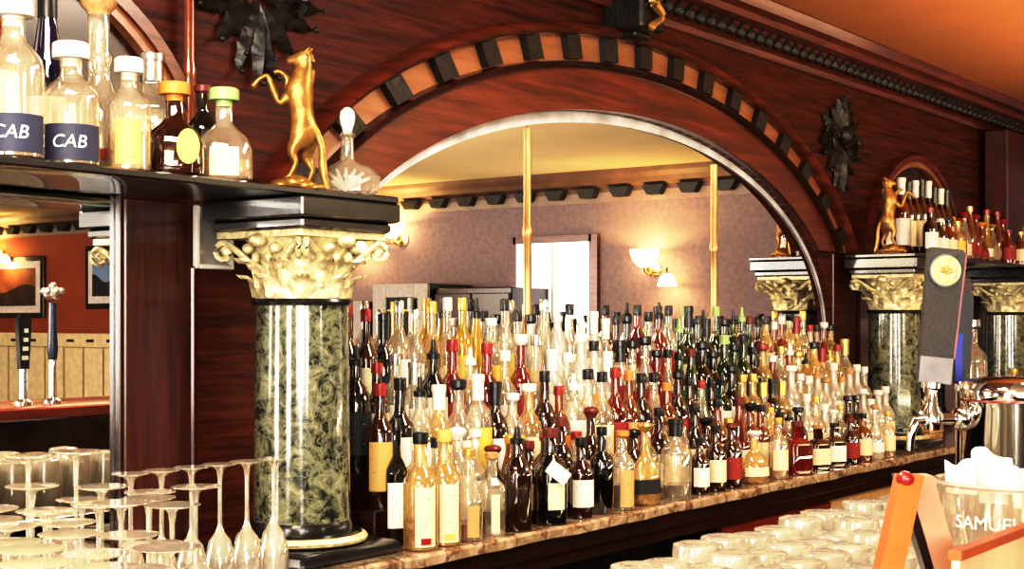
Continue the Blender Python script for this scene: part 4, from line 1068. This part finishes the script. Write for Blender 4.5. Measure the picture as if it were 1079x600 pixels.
# grey-framed cabinet and dark cabinet against the end wall
def cab(pa, pb, top, dep, lab, frame, dark):
    a, b = mirrored(at_x(pa, top, XE-dep)), mirrored(at_x(pb, top, XE-dep)); y0, y1, h = a.y, b.y, a.z
    t = thing('cabinet', lab, 'cabinet', (XE-dep/2-.03, (y0+y1)/2, 0)); hw = (y1-y0)/2; d = dep/2
    obj('carcass', MB().bevbox(-d, d, -hw, hw, 0, h, .008), dark, t)
    dr = MB(); f = -d-.02
    if frame:
        dr.bevbox(f, -d, -hw, -hw+.13, .12, h, .004).bevbox(f, -d, hw-.13, hw, .12, h, .004).bevbox(f, -d, -hw+.13, hw-.13, h-.10, h, .004).bevbox(f, -d, -hw+.13, hw-.13, .12, .25, .004)
        o = obj('door', dr, frame, t); obj('handle', MB().tube([(f, hw-.04, h*.6), (f-.04, hw-.04, h*.6), (f-.04, hw-.04, h*.75), (f, hw-.04, h*.75)], .01), M['steel'], o)
        obj('shelf', MB().box(-d-.008, -d, -hw+.13, hw-.13, h-.20, h-.185), M['brass'], t, False)
    else:
        for u in (-1, 1):
            q = MB().bevbox(f, -d, min(.005*u, u*(hw-.01)), max(.005*u, u*(hw-.01)), .12, h-.04, .006); o = obj('door', q, dark, t)
            obj('handle', MB().tube([(f, .04*u, h*.5), (f-.03, .04*u, h*.5), (f-.03, .04*u, h*.6), (f, .04*u, h*.6)], .008), M['brass'], o)
    return t
cab(398, 456, 300, .5, 'tall cabinet with a pale grey framed door on the end wall', M['grey'], M['black'])
cab(462, 543, 304, .45, 'tall dark brown cabinet between the grey-framed one and the window', None, M['mahog_d'])
cab(348, 390, 318, .40, 'lower grey-topped open cabinet with bottles at the end wall', M['grey'], M['black'])
# framed pictures on the rust wall
def picture(pa, pb, top, bot, lab, sky, hill):
    a, b, c = mirrored(at_x(pa, top, XE)), mirrored(at_x(pb, top, XE)), mirrored(at_x((pa+pb)/2, bot, XE)); y0, y1, z0, z1 = a.y, b.y, c.z, a.z
    t = thing('framed_picture', lab, 'picture', (XE-.02, (y0+y1)/2, (z0+z1)/2)); w, h = (y1-y0)/2, (z1-z0)/2
    obj('frame', MB().bevbox(-.012, .018, -w-.05, w+.05, -h-.05, h+.05, .004), M['black'], t)
    obj('mat_board', MB().box(-.018, -.012, -w, w, -h, h), M['white_frame'], t, False)
    e = .11*h*2/2+.04
    obj('sky', MB().box(-.022, -.018, -w+e, w-e, -h+e, h-e), sky, t, False)
    pts = [(-w+e, -h+e)]+[(w-e, -h+e)]+[((w-e)-(2*w-2*e)*k/14, (-.05+.16*math.sin(k*.55+.4))*h) for k in range(15)]
    obj('hill', MB().poly(pts, 'x', -.024, -.022), hill, t, False)
picture(97, 140, 265, 320, 'white-matted landscape picture of dark hills under blue sky', plain('picture_sky', (.25, .36, .55), .6, 0, .15, 4), plain('picture_hill', (.03, .03, .028), .7, 0, .4, 6))
picture(-24, 46, 278, 330, 'wide white-matted dark picture hanging near the rust wall lamp', plain('picture_red', (.34, .12, .06), .6, 0, .4, 5), plain('picture_dark', (.06, .03, .02), .6, 0, .4, 7))
# slatted cream settle backs before the rust wall
t = thing('slatted_settle', 'cream slatted bench back with pierced top rail before the rust wall', 'bench', (7.9, -9.0, 0))
obj('top_rail', MB().bevbox(-.03, .03, -2.4, 2.1, 1.20, 1.33, .01), M['creamslat'], t)
for k in range(16): obj('slat', MB().bevbox(-.02, .02, -2.36+.28*k, -2.11+.28*k, .45, 1.20, .006), M['creamslat'], t)
ho = MB()
for k in range(16): ho.box(-.034, -.03, -2.31+.28*k, -2.21+.28*k, 1.25, 1.275)
obj('slot', ho, M['black'], t, False)
obj('seat', MB().bevbox(-.45, .02, -2.4, 2.1, .42, .47, .01), M['mahog_red'], t)
for yy in (-2.35, -.15, 2.0):
    obj('leg', MB().bevbox(-.43, -.37, yy, yy+.06, 0, .42, .005), M['mahog_red'], t); obj('leg', MB().bevbox(-.03, .02, yy, yy+.06, 0, .42, .005), M['mahog_red'], t)

# ------------------------------------------------------------------ light
def area(name, loc, tgt, sx, sy, e, col):
    ld = bpy.data.lights.new(name, 'AREA'); ld.shape = 'RECTANGLE'; ld.size = sx; ld.size_y = sy; ld.energy = e; ld.color = col
    o = bpy.data.objects.new(name, ld); C.objects.link(o); o.location = loc
    o.rotation_euler = (Vector(tgt)-Vector(loc)).to_track_quat('-Z', 'Y').to_euler(); return o
area('window_daylight', (-2.6, -4.2, 1.8), (3.2, -.2, 1.2), 2.4, 1.5, 150, (1.0, .94, .86))
area('fill_bar', (-.35, -1.75, 2.40), (2.4, -.2, 1.1), 1.0, 1.2, 70, (1.0, .84, .62))  # added fill above the camera; also gives the columns a highlight band
area('fill_far', (4.6, -3.0, 2.42), (5.4, -.2, 1.1), 1.6, .6, 45, (1.0, .78, .52))  # added fill for the distant half of the bar
area('fill_room', (2.5, -7.0, 2.40), (6.5, -6.0, 1.4), 2.0, 2.0, 150, (1.0, .90, .78))  # added fill, brightens the end wall seen in the mirror
area('fill_ceiling', (4.8, -4.0, 1.7), (5.4, -4.2, 2.47), 4.0, 3.0, 72, (1.0, .87, .62))  # unseen source added to brighten the mirrored ceiling
area('fill_tumblers', (2.75, -1.35, 2.43), (2.6, -1.3, 0), 1.4, .35, 34, (1.0, .90, .74))  # added over the tumblers to whiten them; no fitting here
area('fill_drainboard', (.9, -.95, 2.43), (1.0, -.9, 0), .7, .5, 32, (1.0, .90, .74))  # fill added for the upturned stemware
area('fill_undercounter', (4.3, -1.715, 1.095), (4.3, -.3, .7), 2.2, .03, 7, (1.0, .86, .62))  # low fill added to brighten the tan cabinet door
area('fill_bar_ceiling', (5.2, -1.0, 1.9), (5.2, -.95, 2.47), 3.0, .5, 17, (1.0, .72, .42))  # upward fill added to lift the brown ceiling over the bar
w = bpy.data.worlds.new('world'); sc.world = w; w.use_nodes = True
w.node_tree.nodes['Background'].inputs[0].default_value = (1, .85, .65, 1); w.node_tree.nodes['Background'].inputs[1].default_value = .25

# ------------------------------------------------------------------ camera
cam = bpy.data.cameras.new('camera'); co = bpy.data.objects.new('camera', cam); C.objects.link(co)
co.location = CAM; vd = Vector((CT, ST, 0)); co.rotation_euler = vd.to_track_quat('-Z', 'Y').to_euler()
cam.sensor_width = 36.0; cam.lens = 36.0*F/1079.0; cam.shift_x = 0; cam.shift_y = (HY-300.0)/1079.0
cam.clip_start = .02; sc.camera = co
sc.view_settings.view_transform = 'Standard'; sc.view_settings.look = 'None'
CURVE = True
if CURVE:
    sc.view_settings.use_curve_mapping = True
    cm = sc.view_settings.curve_mapping; c = cm.curves[3]
    c.points[0].location = (0.0, 0.0); c.points[-1].location = (1.0, 1.0)
    for q in ((.10, .055), (.35, .36), (.65, .82)): c.points.new(*q)
    cm.update()
sc.view_settings.exposure = 0.0
cy = sc.cycles
cy.max_bounces = 12; cy.transparent_max_bounces = 24; cy.glossy_bounces = 5; cy.diffuse_bounces = 3; cy.transmission_bounces = 6
cy.caustics_reflective = False; cy.caustics_refractive = False; cy.sample_clamp_indirect = 6.0
